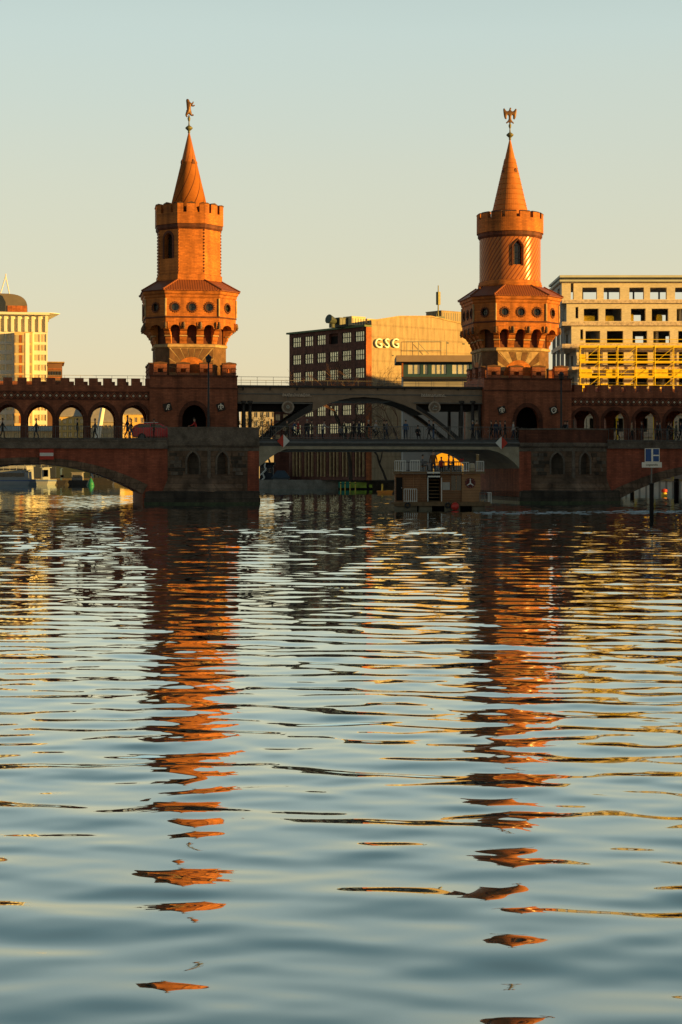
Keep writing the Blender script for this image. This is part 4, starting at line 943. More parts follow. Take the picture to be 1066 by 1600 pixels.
# ------------------------------------------------------------------ brick office block with the letters
M_ob = brickmat('office_brick', (0.155, 0.062, 0.045), (.7, .7, .7), 1.6, .2)
M_gable = brickmat('rendered_gable', (0.37, 0.285, 0.185), (.86, .85, .84), 14, .12, .9, .78, (1.03, 1.03, 1.02, 1), (.97, .97, .97, 1))
M_orange = brickmat('orange_brick', (0.42, 0.13, 0.045), (.7, .7, .7), 1.6)
GF = Frame(38.3, 4.1, 290)
t = thing('office_block', 'dark brick office block with rows of windows and three letters on its pale gable', 'building', (10, 10, GZ), GF)
m = MB(); LB = 21.0; zr = 26.6
bays = [1.75 + 3.44*i for i in range(6)]; rows = [25.15, 22.15, 19.15, 16.15, 13.15, 10.15]
holes = []
for i, b in enumerate(bays):
    for j, r in enumerate(rows):
        holes.append(rect(LB - b - 1.2, LB - b + 1.2, r - .9 - GZ, r + .85 - GZ))
hall = [rect(LB - b - 1.35 + k*.95, LB - b - 1.35 + k*.95 + .55, .9, 5.6) for b in bays for k in range(3)]
m.wall([(0, 0), (LB, 0), (LB, zr - GZ), (0, zr - GZ)], holes + hall, (0, LB, GZ), (0, -1, 0), (-1, 0, 0), .5)
part(t, 'window_front', m, M_ob)
for i, b in enumerate(bays):
    for j, r in enumerate(rows):
        if (i, j) == (2, 0): continue
        wframe(t, (0, LB, GZ), (0, -1, 0), (-1, 0, 0), LB - b - 1.2, LB - b + 1.2, r - .9 - GZ, r + .85 - GZ, 4, 2, M_steeld, M_panew, .1, .10)
q = MB(); q.wall(rect(LB - bays[2] - 1.5, LB - bays[2] + 1.5, rows[0] - 1.1 - GZ, rows[0] + 1.0 - GZ), [], (.6, LB, GZ), (0, -1, 0), (-1, 0, 0), .05); part(t, 'dark_opening', q, M_dark)
for b in bays:
    for k in range(3):
        q = MB(); q.wall(rect(LB-b-1.35+k*.95+.01, LB-b-1.35+k*.95+.54, .91, 5.59), [], (.25, LB, GZ), (0, -1, 0), (-1, 0, 0), .05); part(t, 'hall_window', q, M_pane)
        q = MB(); a = LB-b-1.35+k*.95+.62; q.wall(rect(a, a+.22, .6, 6.0), [], (-.3, LB, GZ), (0, -1, 0), (-1, 0, 0), .295); part(t, 'hall_pilaster', q, M_stonel)
LG = 27.0
gt = [(LG, 0), (LG, 27.4 - GZ), (14, 29.0 - GZ), (7, 28.6 - GZ), (1.15, 27.6 - GZ), (1.15, 0)]
m = MB(); m.wall(gt, [], (0, 0, GZ), (1, 0, 0), (0, -1, 0), .5); part(t, 'gable', m, M_gable)
m = MB(); m.wall([(0, 0), (1.145, 0), (1.145, zr - GZ), (0, zr - GZ)], [], (0, -.03, GZ), (1, 0, 0), (0, -1, 0), .5); part(t, 'corner_strip', m, M_orange)
m = MB(); m.box(.51, LG, .51, LB, zr - 1.0, zr - .02); m.box(LG - .5, LG, .51, LB, GZ, zr - 1.01); m.box(.51, LG - .51, LB - .5, LB, GZ, zr - 1.01); part(t, 'rear_walls', m, M_ob)
m = MB(); m.box(-.4, 1.1, -.1, LB + .4, zr + .001, zr + .3); part(t, 'roof_edge', m, mat('green_roof_edge', (.10, .15, .07), .6, .2, 2))
for k, ch in enumerate('GSG'):
    q = MB(); text(ch, 2.2, .3, q, (0, 0, 0)); uu = GF.u(591.5 + 13.2*k, -.3); zz_ = GF.z(591.5 + 13.2*k, 537, -.3)
    q.v = [(x*1.05 + uu, y - .3, z + zz_) for x, y, z in q.v]; part(t, 'letter', q, mat('letter_enamel', (.62, .80, .72), .4, .05, 2))
q = MB(); top_ = [(1.0, 27.55), (7, 28.6), (14, 29.0), (27.1, 27.4)]
for (x0, z0), (x1, z1) in zip(top_, top_[1:]): q.tube((x0, -.05, z0 + .06), (x1, -.05, z1 + .06), .13, n=4)
part(t, 'parapet_coping', q, M_stonel)
for uu, zz, s_ in ((9.5, 19.5, .35), (17.5, 24.6, .3), (21.2, 24.6, .3), (5.5, 22.0, .22)):
    q = MB(); q.box(uu, uu + s_*1.6, -.06, -.003, zz, zz + s_); part(t, 'wall_vent', q, M_steeld)
for uu in (23.5,): q = MB(); q.tube((uu, -.1, GZ), (uu, -.1, 27.5), .07, n=6); part(t, 'downpipe', q, M_steelg)
# roof plant
def roofbox(name, label, cat, x0, x1, y0, y1, d, dy, m, fr=GF, extra=None, group=None):
    u0 = fr.u(x0, d); u1 = fr.u(x1, d); z0 = fr.z(x0, y0, d); z1 = fr.z(x0, y1, d)
    t = thing(name, label, cat, ((u0+u1)/2, d, z0), fr, group); q = MB(); q.loft([[(u0, d, z0), (u1, d, z0), (u1, d+dy, z0), (u0, d+dy, z0)], [(u0, d, z1), (u1, d, z1), (u1, d+dy, z1), (u0, d+dy, z1)]]); part(t, 'casing', q, m)
    q = MB(); q.box(u0 - .08, u1 + .08, d - .08, d + dy + .08, z1 + .003, z1 + .12); part(t, 'lid', q, m)
    n = max(2, int((u1-u0) / .5)); q = MB()
    for i in range(n): q.box(u0 + (i+.2)*(u1-u0)/n, u0 + (i+.55)*(u1-u0)/n, d - .04, d - .002, z0 + .2, z1 - .2)
    part(t, 'louvre', q, M_steelg); return t
M_plantd = mat('plant_dark', (.06, .075, .06), .5, .2, 2); M_plantw = mat('plant_cream', (.55, .47, .30), .6, .15, 1)
roofbox('rooftop_unit', 'dark ventilation unit at the left end of the office block roof', 'roof plant', 531, 549, 511, 497, 5, 2, M_plantd)
roofbox('rooftop_unit', 'cream ventilation box in the middle of the office block roof', 'roof plant', 550, 571, 508, 495, 4, 2.2, M_plantw)
roofbox('rooftop_unit', 'small low cream box right of the large ventilation box', 'roof plant', 574, 587, 506, 499, 4, 2, M_plantw)
roofbox('rooftop_unit', 'tiny pale vent on the gable ridge above the letters', 'roof plant', 626, 646, 500, 496, 3, 1.5, M_plantw)
roofbox('stair_head', 'tan stair head at the right end of the office block roof', 'roof plant', 690, 735, 502, 486, 2.5, 4, M_gable)
u_, v_ = GF.u(519, 6), 6; z_ = GF.z(519, 512, 6)
t = thing('exhaust_horn', 'dark green exhaust horn at the edge of the office block roof', 'roof plant', (u_, v_, z_), GF)
q = MB(); q.lathe([(.5, z_), (.5, z_+.6), (.35, z_+.7)], 12, u_, v_); q.tube((u_+1.2, v_, z_+.9), (u_ - .9, v_-.2, z_+1.4), .35, .8, 10); part(t, 'duct', q, M_plantd)
u_ = GF.u(685, 3); z_ = GF.z(685, 500, 3); t = thing('antenna_mast', 'thin antenna mast beside the stair head', 'mast', (u_, 3, z_), GF)
q = MB(); q.tube((u_, 3, z_), (u_, 3, GF.z(685, 446, 3)), .14, .09, 6); part(t, 'pole', q, M_copper)
q = MB(); q.box(u_ - .25, u_ + .25, 2.7, 3.3, z_ + 2.6, z_ + 4.8); part(t, 'aerial', q, M_copper)
q = MB(); q.tube((u_-.8, 3, z_), (u_, 3, z_+1.8), .08); q.tube((u_+.8, 3, z_), (u_, 3, z_+1.8), .08); q.box(u_-1, u_+1, 2.4, 3.6, z_+.0, z_+.6); part(t, 'mast_foot', q, M_plantd)
# pipes on the gable
t = thing('gable_scaffold', 'thin pipe frame on the pale gable right of the letters', 'pipe frame', (GF.u(660, -1), -.9, 20), GF)
for a, b in (((636, 533), (698, 533)), ((636, 547), (698, 547)), ((636, 533), (636, 556)), ((654, 533), (654, 556)), ((698, 533), (698, 556)), ((655, 537), (670, 553))):
    q = MB(); q.tube((GF.u(a[0], -.9), -.9, GF.z(a[0], a[1], -.9)), (GF.u(b[0], -.9), -.9, GF.z(b[0], b[1], -.9)), .06, n=4); part(t, 'pipe', q, M_steelg)

# ------------------------------------------------------------------ pavilion with blue windows behind the viaduct
d = 240
t = thing('pavilion_block', 'low flat roofed block with a row of blue framed windows behind the viaduct', 'building', (wx(690, d), d + 4, GZ))
M_pav = mat('pavilion_render', (.30, .29, .28), .9, .15, .3); M_bf = mat('blue_frame', (.03, .075, .11), .5, .1, 2)
xa, xb = wx(630, d), wx(762, d); za, zb, zc, zd = wz(600, d), wz(589, d), wz(566, d), wz(556, d)
q = MB(); q.box(xa, xb, d, d + 7, GZ, zb - .01); part(t, 'lower_wall', q, M_pav)
hl_ = []; s = .5; spans = []
for x0, x1, n in ((637, 657, 2), (661, 669, 1), (674, 698, 3), (706, 734, 3), (738, 758, 2)): spans.append((wx(x0, d) - xa, wx(x1, d) - xa, n))
q = MB(); q.wall(rect(0, xb - xa, zb - GZ, zc - GZ), [rect(a, b, zb + .35 - GZ, zc - .25 - GZ) for a, b, n in spans], (xa, d, GZ), (1, 0, 0), (0, -1, 0), .3); q.box(xa, xa + .3, d + .31, d + 7, zb, zc); q.box(xb-.3, xb, d + .31, d + 7, zb, zc); q.box(xa+.31, xb-.31, d + 6.7, d + 7, zb, zc); part(t, 'upper_wall', q, M_bf)
for a, b, n in spans: wframe(t, (xa, d, GZ), (1, 0, 0), (0, -1, 0), a, b, zb + .35 - GZ, zc - .25 - GZ, n, 1, M_bf, M_panew, .1, .08)
q = MB(); q.box(wx(619, d), xb + .5, d - 1.2, d + 7.3, zc + .003, zd); part(t, 'roof_slab', q, mat('roof_fascia', (.30, .22, .16), .8, .12, .5))
q = MB(); q.box(xa - .05, xb, d - .9, d - .003, zb - .35, zb - .02); part(t, 'balcony', q, M_steeld)
q = MB(); q.box(xa - .2, xa, d - .6, d - .1, zb, zc - .01); part(t, 'corner_post', q, M_orange)

# ------------------------------------------------------------------ concrete shell with yellow scaffold
M_conc = mat('raw_concrete_front', (.62, .55, .43), .9, .12, .35, fine=.12)
M_concg = mat('grey_concrete', (.34, .35, .35), .9, .18, .5, fine=.12)
M_slab = mat('slab_edge', (.55, .45, .36), .9, .45, 2.5, fine=.4)
M_yel = mat('yellow_scaffold', (.88, .62, .015), .5, .1, 2)
M_yelb = mat('yellow_insulation', (.80, .58, .03), .8, .3, 1.2)
DS = 245.0; sx = lambda p: wx(p, DS); sz = lambda p: wz(p, DS)
t = thing('concrete_shell', 'unfinished concrete building shell with large empty openings and a double roof slab', 'building', (sx(960), DS + 6, GZ))
XE = 66.0; DB = 12.0
lv = [(469, 441.5, 878), (503, 474, 885.5), (537.5, 509, 893), (572, 544, 901), (606, 578, 903), (641, 613, 903), (676, 648, 903), (738, 683, 903)]
base_open = [(910, 933), (944, 969), (984, 1006), (1016, 1042)]
pat = []
for k in range(6): pat += [(a + 74*k, b + 74*k) for a, b in base_open[:2]]
pat = [(910, 933), (943.5, 969), (983.5, 1006.5), (1016, 1042), (1055, 1078), (1090, 1116), (1130, 1153), (1164, 1190), (1204, 1228)]
for li, (yb, yt, xc) in enumerate(lv):
    z0, z1 = sz(yb), sz(yt); sh = (0, 2.5, 5, 6, 6, 6, 6, 6)[li]; x0 = sx(xc); L = XE - x0
    holes = [rect(sx(a + sh) - x0, sx(b + sh) - x0, .12, (z1 - z0) * (.72 if li < 3 else .8)) for a, b in pat if sx(b + sh) < XE - .5]
    holes.append(rect(sx(xc + 14) - x0, sx(xc + 18.5) - x0, .1 if li == 0 else .5, (z1 - z0) * (.96 if li == 0 else .8)))
    q = MB(); q.wall(rect(0, L, 0, z1 - z0), holes, (x0, DS, z0), (1, 0, 0), (0, -1, 0), .8); part(t, 'front_wall', q, M_conc)
    q = MB(); bh = []
    if li == 0: bh = [rect(a + .5, a + 4.0, .15, (z1 - z0) * .97) for k, a in enumerate(np.arange(.4, L - 5, 3.7))]
    elif li < 3: bh = [rect(a, a + 1.6, .3, (z1 - z0) * .8) for a in ((15.2 - x0*0 - 30.5 + 30.5)*1.0, )] + [rect(a, a+1.5, .3, (z1-z0)*.8) for a in (10.8, 21.5) if a < L - 2]
    q.wall(rect(0, L, 0, z1 - z0), bh, (x0, DS + DB, z0), (1, 0, 0), (0, -1, 0), .4); part(t, 'rear_wall', q, M_concg)
    q = MB(); q.wall(rect(0, DB - .81, 0, z1 - z0), [rect(2.0, 4.6, .4, (z1-z0)*.8), rect(7.2, 9.6, .4, (z1-z0)*.8)], (x0 + (0 if li == 0 else .5), DS + DB - .005, z0), (0, -1, 0), (-1, 0, 0), .4); part(t, 'side_wall', q, M_concg)
    q = MB(); q.wall(rect(0, DB - .81, 0, z1 - z0), [], (XE, DS + DB - .005, z0), (0, -1, 0), (1, 0, 0), .4); part(t, 'end_wall', q, M_concg)
    q = MB(); zt_ = sz(lv[li-1][0]) if li else sz(441.3)
    q.box(min(x0 - .25, sx(878) if li else x0 - .25), XE + .2, DS - .35, DS + DB + .2, z1 + .002, (zt_ - .002) if li else z1 + .25); part(t, 'floor_slab', q, M_slab)
    for k in range(10):                    # crosswalls inside
        xx = x0 + 4.2 + 3.9*k
        if li > 0 and xx < XE - 1: q = MB(); q.box(xx - .15, xx + .15, DS + .85, DS + DB - .5, z0 + .01, z1 - .01); part(t, 'cross_wall', q, M_concg) if k % 2 == li % 2 else None
    if 0 < li < 4:                         # side balcony columns
        for yy in (1.0, 5.6, 10.5): q = MB(); q.box(sx(878), sx(878) + .45, DS + yy, DS + yy + .45, z0, z1); part(t, 'side_column', q, M_concg)
for yb, yt in ((437.6, 440.6), (430.6, 434)):
    q = MB(); q.box(sx(878) - .35, XE + .5, DS - .6, DS + DB + .6, sz(yb), sz(yt)); part(t, 'roof_slab', q, mat('pale_roof_slab', (.50, .52, .46), .8, .1, .5))
q = MB(); q.box(sx(878) + .2, XE - .3, DS + .4, DS + DB - .4, sz(437.5), sz(434.1)); part(t, 'roof_core', q, M_concg)
# things stored in the openings
for k, (x0, x1, li, hh) in enumerate(((912, 931, 1, .75), (948, 961, 1, .75), (986, 992, 1, .95), (1029, 1037, 1, .9))):
    z0 = sz(lv[li][0]); q = MB(); q.box(sx(x0), sx(x1), DS + .9, DS + 1.9, z0 + .01, z0 + hh*1.1); q.box(sx(x0) + .1, sx(x1) - .1, DS + 1.0, DS + 1.8, z0 + hh*1.1 + .002, z0 + hh*1.1+.12)
    solo('insulation_stack', q, M_yelb, ['wide yellow stack in the leftmost opening of the second storey from the top', 'yellow stack in the second opening of the second storey from the top', 'narrow yellow stack in the third opening of the second storey from the top', 'yellow stack in the fourth opening of the second storey from the top'][k], 'building material', ((sx(x0)+sx(x1))/2, DS + 1.4, z0), group='yellow stacks in the concrete openings')
# scaffold
t = thing('yellow_scaffold', 'sunlit yellow scaffold with plank levels in front of the concrete shell', 'scaffold', (sx(980), DS - 1.5, GZ))
X0 = sx(903)
levels = [544, 568, 591, 615]
for y in levels:
    z = sz(y); q = MB(); q.box(X0, XE, DS - 1.9, DS - .75, z - .06, z + .06); part(t, 'plank_deck', q, M_yel)
    q = MB(); q.box(X0, XE, DS - 1.98, DS - 1.93, z + .07, z + .24); part(t, 'toe_board', q, M_yel)
    for h in (.55, 1.05): q = MB(); q.tube((X0, DS - 1.95, z + h), (XE, DS - 1.95, z + h), .045, n=5); part(t, 'guard_rail', q, M_yel)
x = X0 + .1
k = 0
while x < XE:
    for yy in (-1.96, -.8):
        q = MB(); q.tube((x, DS + yy, GZ), (x, DS + yy, sz(541)), .055, n=6); part(t, 'upright', q, M_yel)
    if k % 2 == 0:
        for a, b in zip(levels[1:], levels): q = MB(); q.tube((x, DS - 1.97, sz(a)), (x + 2.55, DS - 1.97, sz(b)), .035, n=4); part(t, 'brace', q, M_yel)
    x += 2.55; k += 1
for k, (y, a, b) in enumerate(((590, 904, 924), (590, 946, 966), (590, 990, 1012), (590, 1018, 1044), (567, 905, 914), (613, 905, 920), (613, 938, 950), (613, 975, 990), (590, 1050, 1075))):
    q = MB(); q.box(sx(a), sx(b), DS - .7, DS - .45, sz(y) + .1, sz(y) + 1.15); part(t, 'stacked_panels', q, M_yelb)

# ------------------------------------------------------------------ tower block at the far left
DH = 560.0; _u0 = wx(74.5, DH); _c, _s = math.cos(R(9.8)), math.sin(R(9.8))
HF = Frame(9.8, _u0 - (_u0*_c - DH*_s), DH - (_u0*_s + DH*_c)); hx_ = lambda p: HF.u(p, DH); hz = lambda p: wz(p, DH)
M_stucco = mat('cream_cladding', (.72, .70, .62), .7, .06, .1); M_hw = mat('amber_glass', (.56, .46, .28), .25, .3, .15, .6, metal=.3)
t = thing('tower_block', 'cream high block with a jutting flat roof and a glazed bay', 'building', (hx_(30), DH + 12, GZ), HF)
X0, X1 = hx_(-60), hx_(74.5); Z1 = hz(493)
wins = []
cols = [3.5, 14.5, 57.5, 67.5, -7, -18, -29, -40]
for j, y in enumerate([528.5 + 0*0] + [543.5 + 15.6*k for k in range(12)]):
    for c in cols:
        hh = .6 if j == 0 else 1.0
        z = hz(y); 
        if z < 3: continue
        wins.append((hx_(c) - .95 - X0, hx_(c) + .95 - X0, z - (1.0 if j else 1.3) - GZ, z + (1.0 if j else 1.3) - GZ))
tall = [(hx_(c) - .55 - X0, hx_(c) + .55 - X0, hz(519) - GZ, hz(499) - GZ) for c in np.arange(-50, 72, 10.7)]
low = [(hx_(c) - .95 - X0, hx_(c) + .95 - X0, hz(y) - 1.0 - GZ, hz(y) + 1.0 - GZ) for y in (652.5, 668) for c in (26, 36, 46)]
q = MB(); q.wall(rect(0, X1 - X0, 0, Z1 - GZ), [rect(*w_) for w_ in wins + tall + low], (X0, DH, GZ), (1, 0, 0), (0, -1, 0), .6); part(t, 'front_wall', q, M_stucco)
q = MB(); q.box(X0, X0 + .6, DH + .61, DH + 22, GZ, Z1); q.box(X1 - .6, X1, DH + .61, DH + 22, GZ, Z1); q.box(X0 + .61, X1 - .61, DH + 21.4, DH + 22, GZ, Z1); part(t, 'other_walls', q, M_stucco)
k = 0
for w_ in (wins + low)[:88]:
    wframe(t, (X0, DH, GZ), (1, 0, 0), (0, -1, 0), *w_, 2, 1, M_stucco, M_hw, .2, .12)
for a, b, c, d_ in tall:
    q = MB(); q.wall(rect(a, b, c, d_), [], (X0, DH + .3, GZ), (1, 0, 0), (0, -1, 0), .05); part(t, 'tall_window', q, M_hw)
for c in np.arange(-55.4, 75, 10.7):
    q = MB(); q.box(hx_(c) - .42, hx_(c) + .42, DH - .55, DH - .002, hz(519), hz(494)); part(t, 'fin', q, M_stucco)
q = MB(); q.box(hx_(-70), X1 + .6, DH - 2.5, DH + 23, Z1 + .003, hz(489.3)); q.mesh([(X1 + .6, DH - 2.5, hz(489.3)), (X1 + .6, DH + 23, hz(489.3)), (hx_(94), DH + 3, hz(488.2)), (X1 + .6, DH - 2.5, Z1 + .6), (X1 + .6, DH + 23, Z1 + .6), (hx_(94), DH + 3, hz(489.2))], [(0,1,2),(3,5,4),(0,2,5,3),(1,4,5,2),(0,3,4,1)])
part(t, 'roof_slab', q, M_stucco)
q = MB(); q.box(hx_(23), hx_(51), DH - 3.0, DH - .003, GZ, hz(520.5)); bay_ = part(t, 'glazed_bay', q, mat('bay_frame', (.62, .42, .20), .6, .1, .3))
for j in range(9):
    z = hz(531 + 15.6*j)
    for xa, xb, mm in ((24.2, 29.5, M_hw), (30.5, 34, M_orange), (35, 38.5, M_hw), (47.2, 50, M_hw)):
        q = MB(); q.box(hx_(xa), hx_(xb), DH - 3.12, DH - 3.003, z - 1.25, z + 1.2); part(bay_, 'bay_window', q, mm)
q = MB(); q.box(hx_(40), hx_(46.3), DH - 3.2, DH - 3.004, GZ, hz(522)); part(bay_, 'glint_strip', q, mat('painted_glint', (.95, .93, .80), .3, .02, .3, .9))  # near-white strip, a sun glint on the bay painted as colour
# barrel roofed penthouse
q = MB(); c0 = hx_(-8); r0 = hx_(43) - c0
q.loft([[(c0 + r0*math.copysign(abs(math.cos(a))**.5, math.cos(a)), yy, hz(487) + (hz(459) - hz(487)) * (.18 + .82*math.sin(a)**.8)) for a in np.linspace(0, PI, 19)] + [(c0 - r0, yy, hz(489)), (c0 + r0, yy, hz(489))] for yy in (DH + 1, DH + 18)])
pent = part(t, 'barrel_penthouse', q, mat('bronze_roof', (.15, .125, .105), .5, .15, .3, .5))
q = MB(); q.box(hx_(12), hx_(42), DH + .7, DH + .99, hz(487.5), hz(478)); part(pent, 'penthouse_wall', q, M_orange)
q = MB(); q.wall([(hx_(-2), hz(487)), (hx_(9), hz(487)), (hx_(9), hz(473)), (hx_(4), hz(463)), (hx_(-2), hz(461))], [], (0, DH + .9, 0), (1, 0, 0), (0, -1, 0), .2); part(pent, 'penthouse_glass', q, M_glassd)
for a, b in ((( -1, 459), (8.5, 428)), ((15, 459), (8.5, 428)), ((8.5, 428), (8.5, 424))):
    q = MB(); q.tube((hx_(a[0]), DH + 9, hz(a[1])), (hx_(b[0]), DH + 9, hz(b[1])), .17, n=5); part(t, 'roof_mast', q, M_stucco)
# low brown block at its right
hu = lambda p, d_: HF.u(p, d_)
t = thing('annex_block', 'small dark brown block with a pale band right of the cream high block', 'building', (HF.u(87, 520), 528, GZ), HF); d = 520
q = MB(); q.box(hu(74.6, d), hu(97.5, d), d, d + 16, GZ, wz(566.5, d)); part(t, 'body', q, mat('brown_cladding', (.17, .085, .05), .7, .15, .3))
q = MB(); q.box(hu(74, d), hu(101, d), d - 1, d + 17, wz(566.5, d) + .003, wz(565, d)); part(t, 'roof_slab', q, M_stonel)
for yy in (577, 590.5, 604): q = MB(); q.box(hu(75, d), hu(97, d), d - .3, d - .003, wz(yy, d), wz(yy - 1.3, d)); part(t, 'pale_band', q, M_orange)
for k in range(5):
    for yy in (585, 599): q = MB(); q.box(hu(76.5 + 4.2*k, d), hu(79.3 + 4.2*k, d), d - .15, d - .004, wz(yy+1, d), wz(yy - 5, d)); part(t, 'window', q, M_glassd)

# ------------------------------------------------------------------ low buildings seen through the left arcade
def house(name, label, xa, xb, ytop, d, dp, wall_m, roof_m, rh, ncol, yrows, ww=.9, wh=1.2, gm=M_hw, group=None):
    x0, x1 = wx(xa, d), wx(xb, d); z1 = wz(ytop, d); t = thing(name, label, 'building', ((x0+x1)/2, d + dp/2, GZ), WF, group)
    wn = [( (i+.5)*(x1-x0)/ncol - ww/2, (i+.5)*(x1-x0)/ncol + ww/2, wz(y, d) - wh/2 - GZ, wz(y, d) + wh/2 - GZ) for i in range(ncol) for y in yrows]
    q = MB(); q.wall(rect(0, x1-x0, 0, z1-GZ), [rect(*w_) for w_ in wn], (x0, d, GZ), (1, 0, 0), (0, -1, 0), .4)
    q.box(x0, x0+.4, d+.401, d+dp, GZ, z1); q.box(x1-.4, x1, d+.401, d+dp, GZ, z1); q.box(x0+.401, x1-.401, d+dp-.4, d+dp, GZ, z1); part(t, 'wall', q, wall_m)
    for w_ in wn: wframe(t, (x0, d, GZ), (1, 0, 0), (0, -1, 0), *w_, 2, 1, M_frame, gm, .15, .08)
    q = MB()
    if rh > 0: q.loft([[(x0-.3, d-.3, z1+.003), (x1+.3, d-.3, z1+.003), (x1+.3, d+dp+.3, z1+.003), (x0-.3, d+dp+.3, z1+.003)], [(x0-.3, d-.3, z1+.2), (x1+.3, d-.3, z1+.2), (x1+.3, d+dp+.3, z1+.2), (x0-.3, d+dp+.3, z1+.2)], [(x0+.6, d+dp*.35, z1+rh), (x1-.6, d+dp*.35, z1+rh), (x1-.6, d+dp*.65, z1+rh), (x0+.6, d+dp*.65, z1+rh)]])
    else: q.box(x0-.3, x1+.3, d-.3, d+dp+.3, z1+.003, z1+.4)
    part(t, 'roof', q, roof_m); return t
M_groof = mat('grey_sheet_roof', (.36, .33, .28), .6, .2, .5); M_ochre = mat('ochre_render', (.72, .48, .16), .85, .1, .2)
M_shed = mat('grey_shed', (.42, .36, .26), .8, .2, .3)
house('riverside_house', 'ochre house with grey roof seen through the third arch from the octagonal tower', 88, 141, 651, 455, 14, M_ochre, M_groof, 4.2, 6, (658, 668, 679))
house('riverside_shed', 'grey glazed shed seen through the second arch from the octagonal tower', 142, 187, 660, 450, 14, M_shed, M_groof, 4.4, 7, (668, 680))
house('riverside_house', 'golden house seen through the arch nearest the octagonal tower', 188, 236, 648, 460, 12, M_ochre, M_groof, 2.2, 5, (656, 668, 680))
house('riverside_house', 'cream low house in front of the high block, seen through the leftmost arches', -60, 87, 674, 470, 12, mat('cream_render', (.7, .5, .27), .8, .1, .2), M_groof, 1.5, 13, (681, 690))
d = 445; t = thing('leaning_mast', 'white slanting mast seen through the second arch from the octagonal tower', 'mast', (wx(150, d), d, GZ))
q = MB(); q.tube((wx(150, d), d, wz(700, d)), (wx(161, d), d, wz(636, d)), .75, .6, 8); part(t, 'mast_tube', q, M_white); q = MB(); q.lathe([(1.2, GZ), (1.1, wz(700, d))], 10, wx(150, d), d); part(t, 'footing', q, M_concg)
house('far_block', 'pale apartment block far behind, seen between the slim viaduct columns at the left', 376, 432, 636, 420, 14, mat('pale_render', (.46, .44, .42), .9, .1, .2), M_groof, 0, 6, (648, 662, 676, 690), gm=M_pane)
house('corner_house', 'narrow brown brick house left of the office block, seen under the viaduct', 428, 452, 640, 325, 10, M_ob, M_orange, 0, 2, (652, 668, 684, 700), gm=M_hw)
# houses seen through the right arcade
house('old_house', 'grey plastered house seen through the arches right of the round tower', 905, 1000, 628, 320, 12, mat('grey_render', (.34, .30, .27), .9, .15, .3), M_groof, 0, 10, (645, 660, 676, 692), gm=M_pane)
house('old_house', 'pale pink plastered house seen through the rightmost arches', 1001, 1110, 630, 300, 12, mat('pink_render', (.46, .36, .31), .9, .15, .3), M_groof, 0, 10, (645, 662, 680), gm=M_pane)
# unseen blocks added on the right bank to shade the bridge and buildings behind
M_blk = mat('shade_block_render', (.40, .33, .27), .9, .12, .2)
def shadeblock(u0, u1, v0, v1, h, label):
    t = thing('shade_block', label, 'building', ((u0+u1)/2, (v0+v1)/2, GZ), BF, 'added shade blocks on the right bank'); wn = []
    n = int((u1-u0) / 3.2); q = MB()
    for i in range(n):
        for j in range(int(h/3.1)): wn.append(rect(1.0 + 3.2*i, 2.4 + 3.2*i, 1.0 + 3.1*j, 2.6 + 3.1*j))
    q.wall(rect(0, u1-u0, 0, h), wn, (u0, v0, GZ), (1, 0, 0), (0, -1, 0), .4); q.box(u0, u0+.4, v0+.401, v1, GZ, GZ+h); q.box(u1-.4, u1, v0+.401, v1, GZ, GZ+h); q.box(u0+.401, u1-.401, v1-.4, v1, GZ, GZ+h); q.box(u0+.401, u1-.401, v0+.401, v0+.5, GZ, GZ+h)
    part(t, 'wall', q, M_blk); q = MB(); q.box(u0-.3, u1+.3, v0-.3, v1+.3, GZ+h+.003, GZ+h+.4); part(t, 'roof', q, M_groof)
SH = 11.9
tanE = math.tan(R(SUN_EL)) 
hB = lambda v:  SH + (VA - v) / math.cos(R(SUN_AZ - 9)) * tanE - GZ - .4
shadeblock(44, 178, -72, -60, hB(-60), 'long unseen block added on the right bank to shade the bridge')

def sideblock(x0, x1, y0, y1, h, label):
    t = thing('shade_block', label, 'building', ((x0+x1)/2, (y0+y1)/2, GZ), WF, 'added shade blocks on the right bank'); wn = [rect(1.0 + 3.2*i, 2.4 + 3.2*i, 1.0 + 3.1*j, 2.6 + 3.1*j) for i in range(int((x1-x0)/3.2)) for j in range(int(h/3.1))]
    q = MB(); q.wall(rect(0, x1-x0, 0, h), wn, (x0, y0, GZ), (1, 0, 0), (0, -1, 0), .4); q.box(x0, x0+.4, y0+.401, y1, GZ, GZ+h); q.box(x1-.4, x1, y0+.401, y1, GZ, GZ+h); q.box(x0+.401, x1-.401, y1-.4, y1, GZ, GZ+h); q.box(x0+.401, x1-.401, y0+.401, y0+.5, GZ, GZ+h)
    part(t, 'wall', q, M_blk); q = MB(); q.box(x0-.3, x1+.3, y0-.3, y1+.3, GZ+h+.003, GZ+h+.4); part(t, 'roof', q, M_groof)
sideblock(72, 200, 244, 256, 26, 'unseen block added on the right bank behind the bridge to shade the gable')
sideblock(78, 190, 190, 202, 21, 'unseen block added on the right bank beside the bridge to shade the foot of the concrete shell')

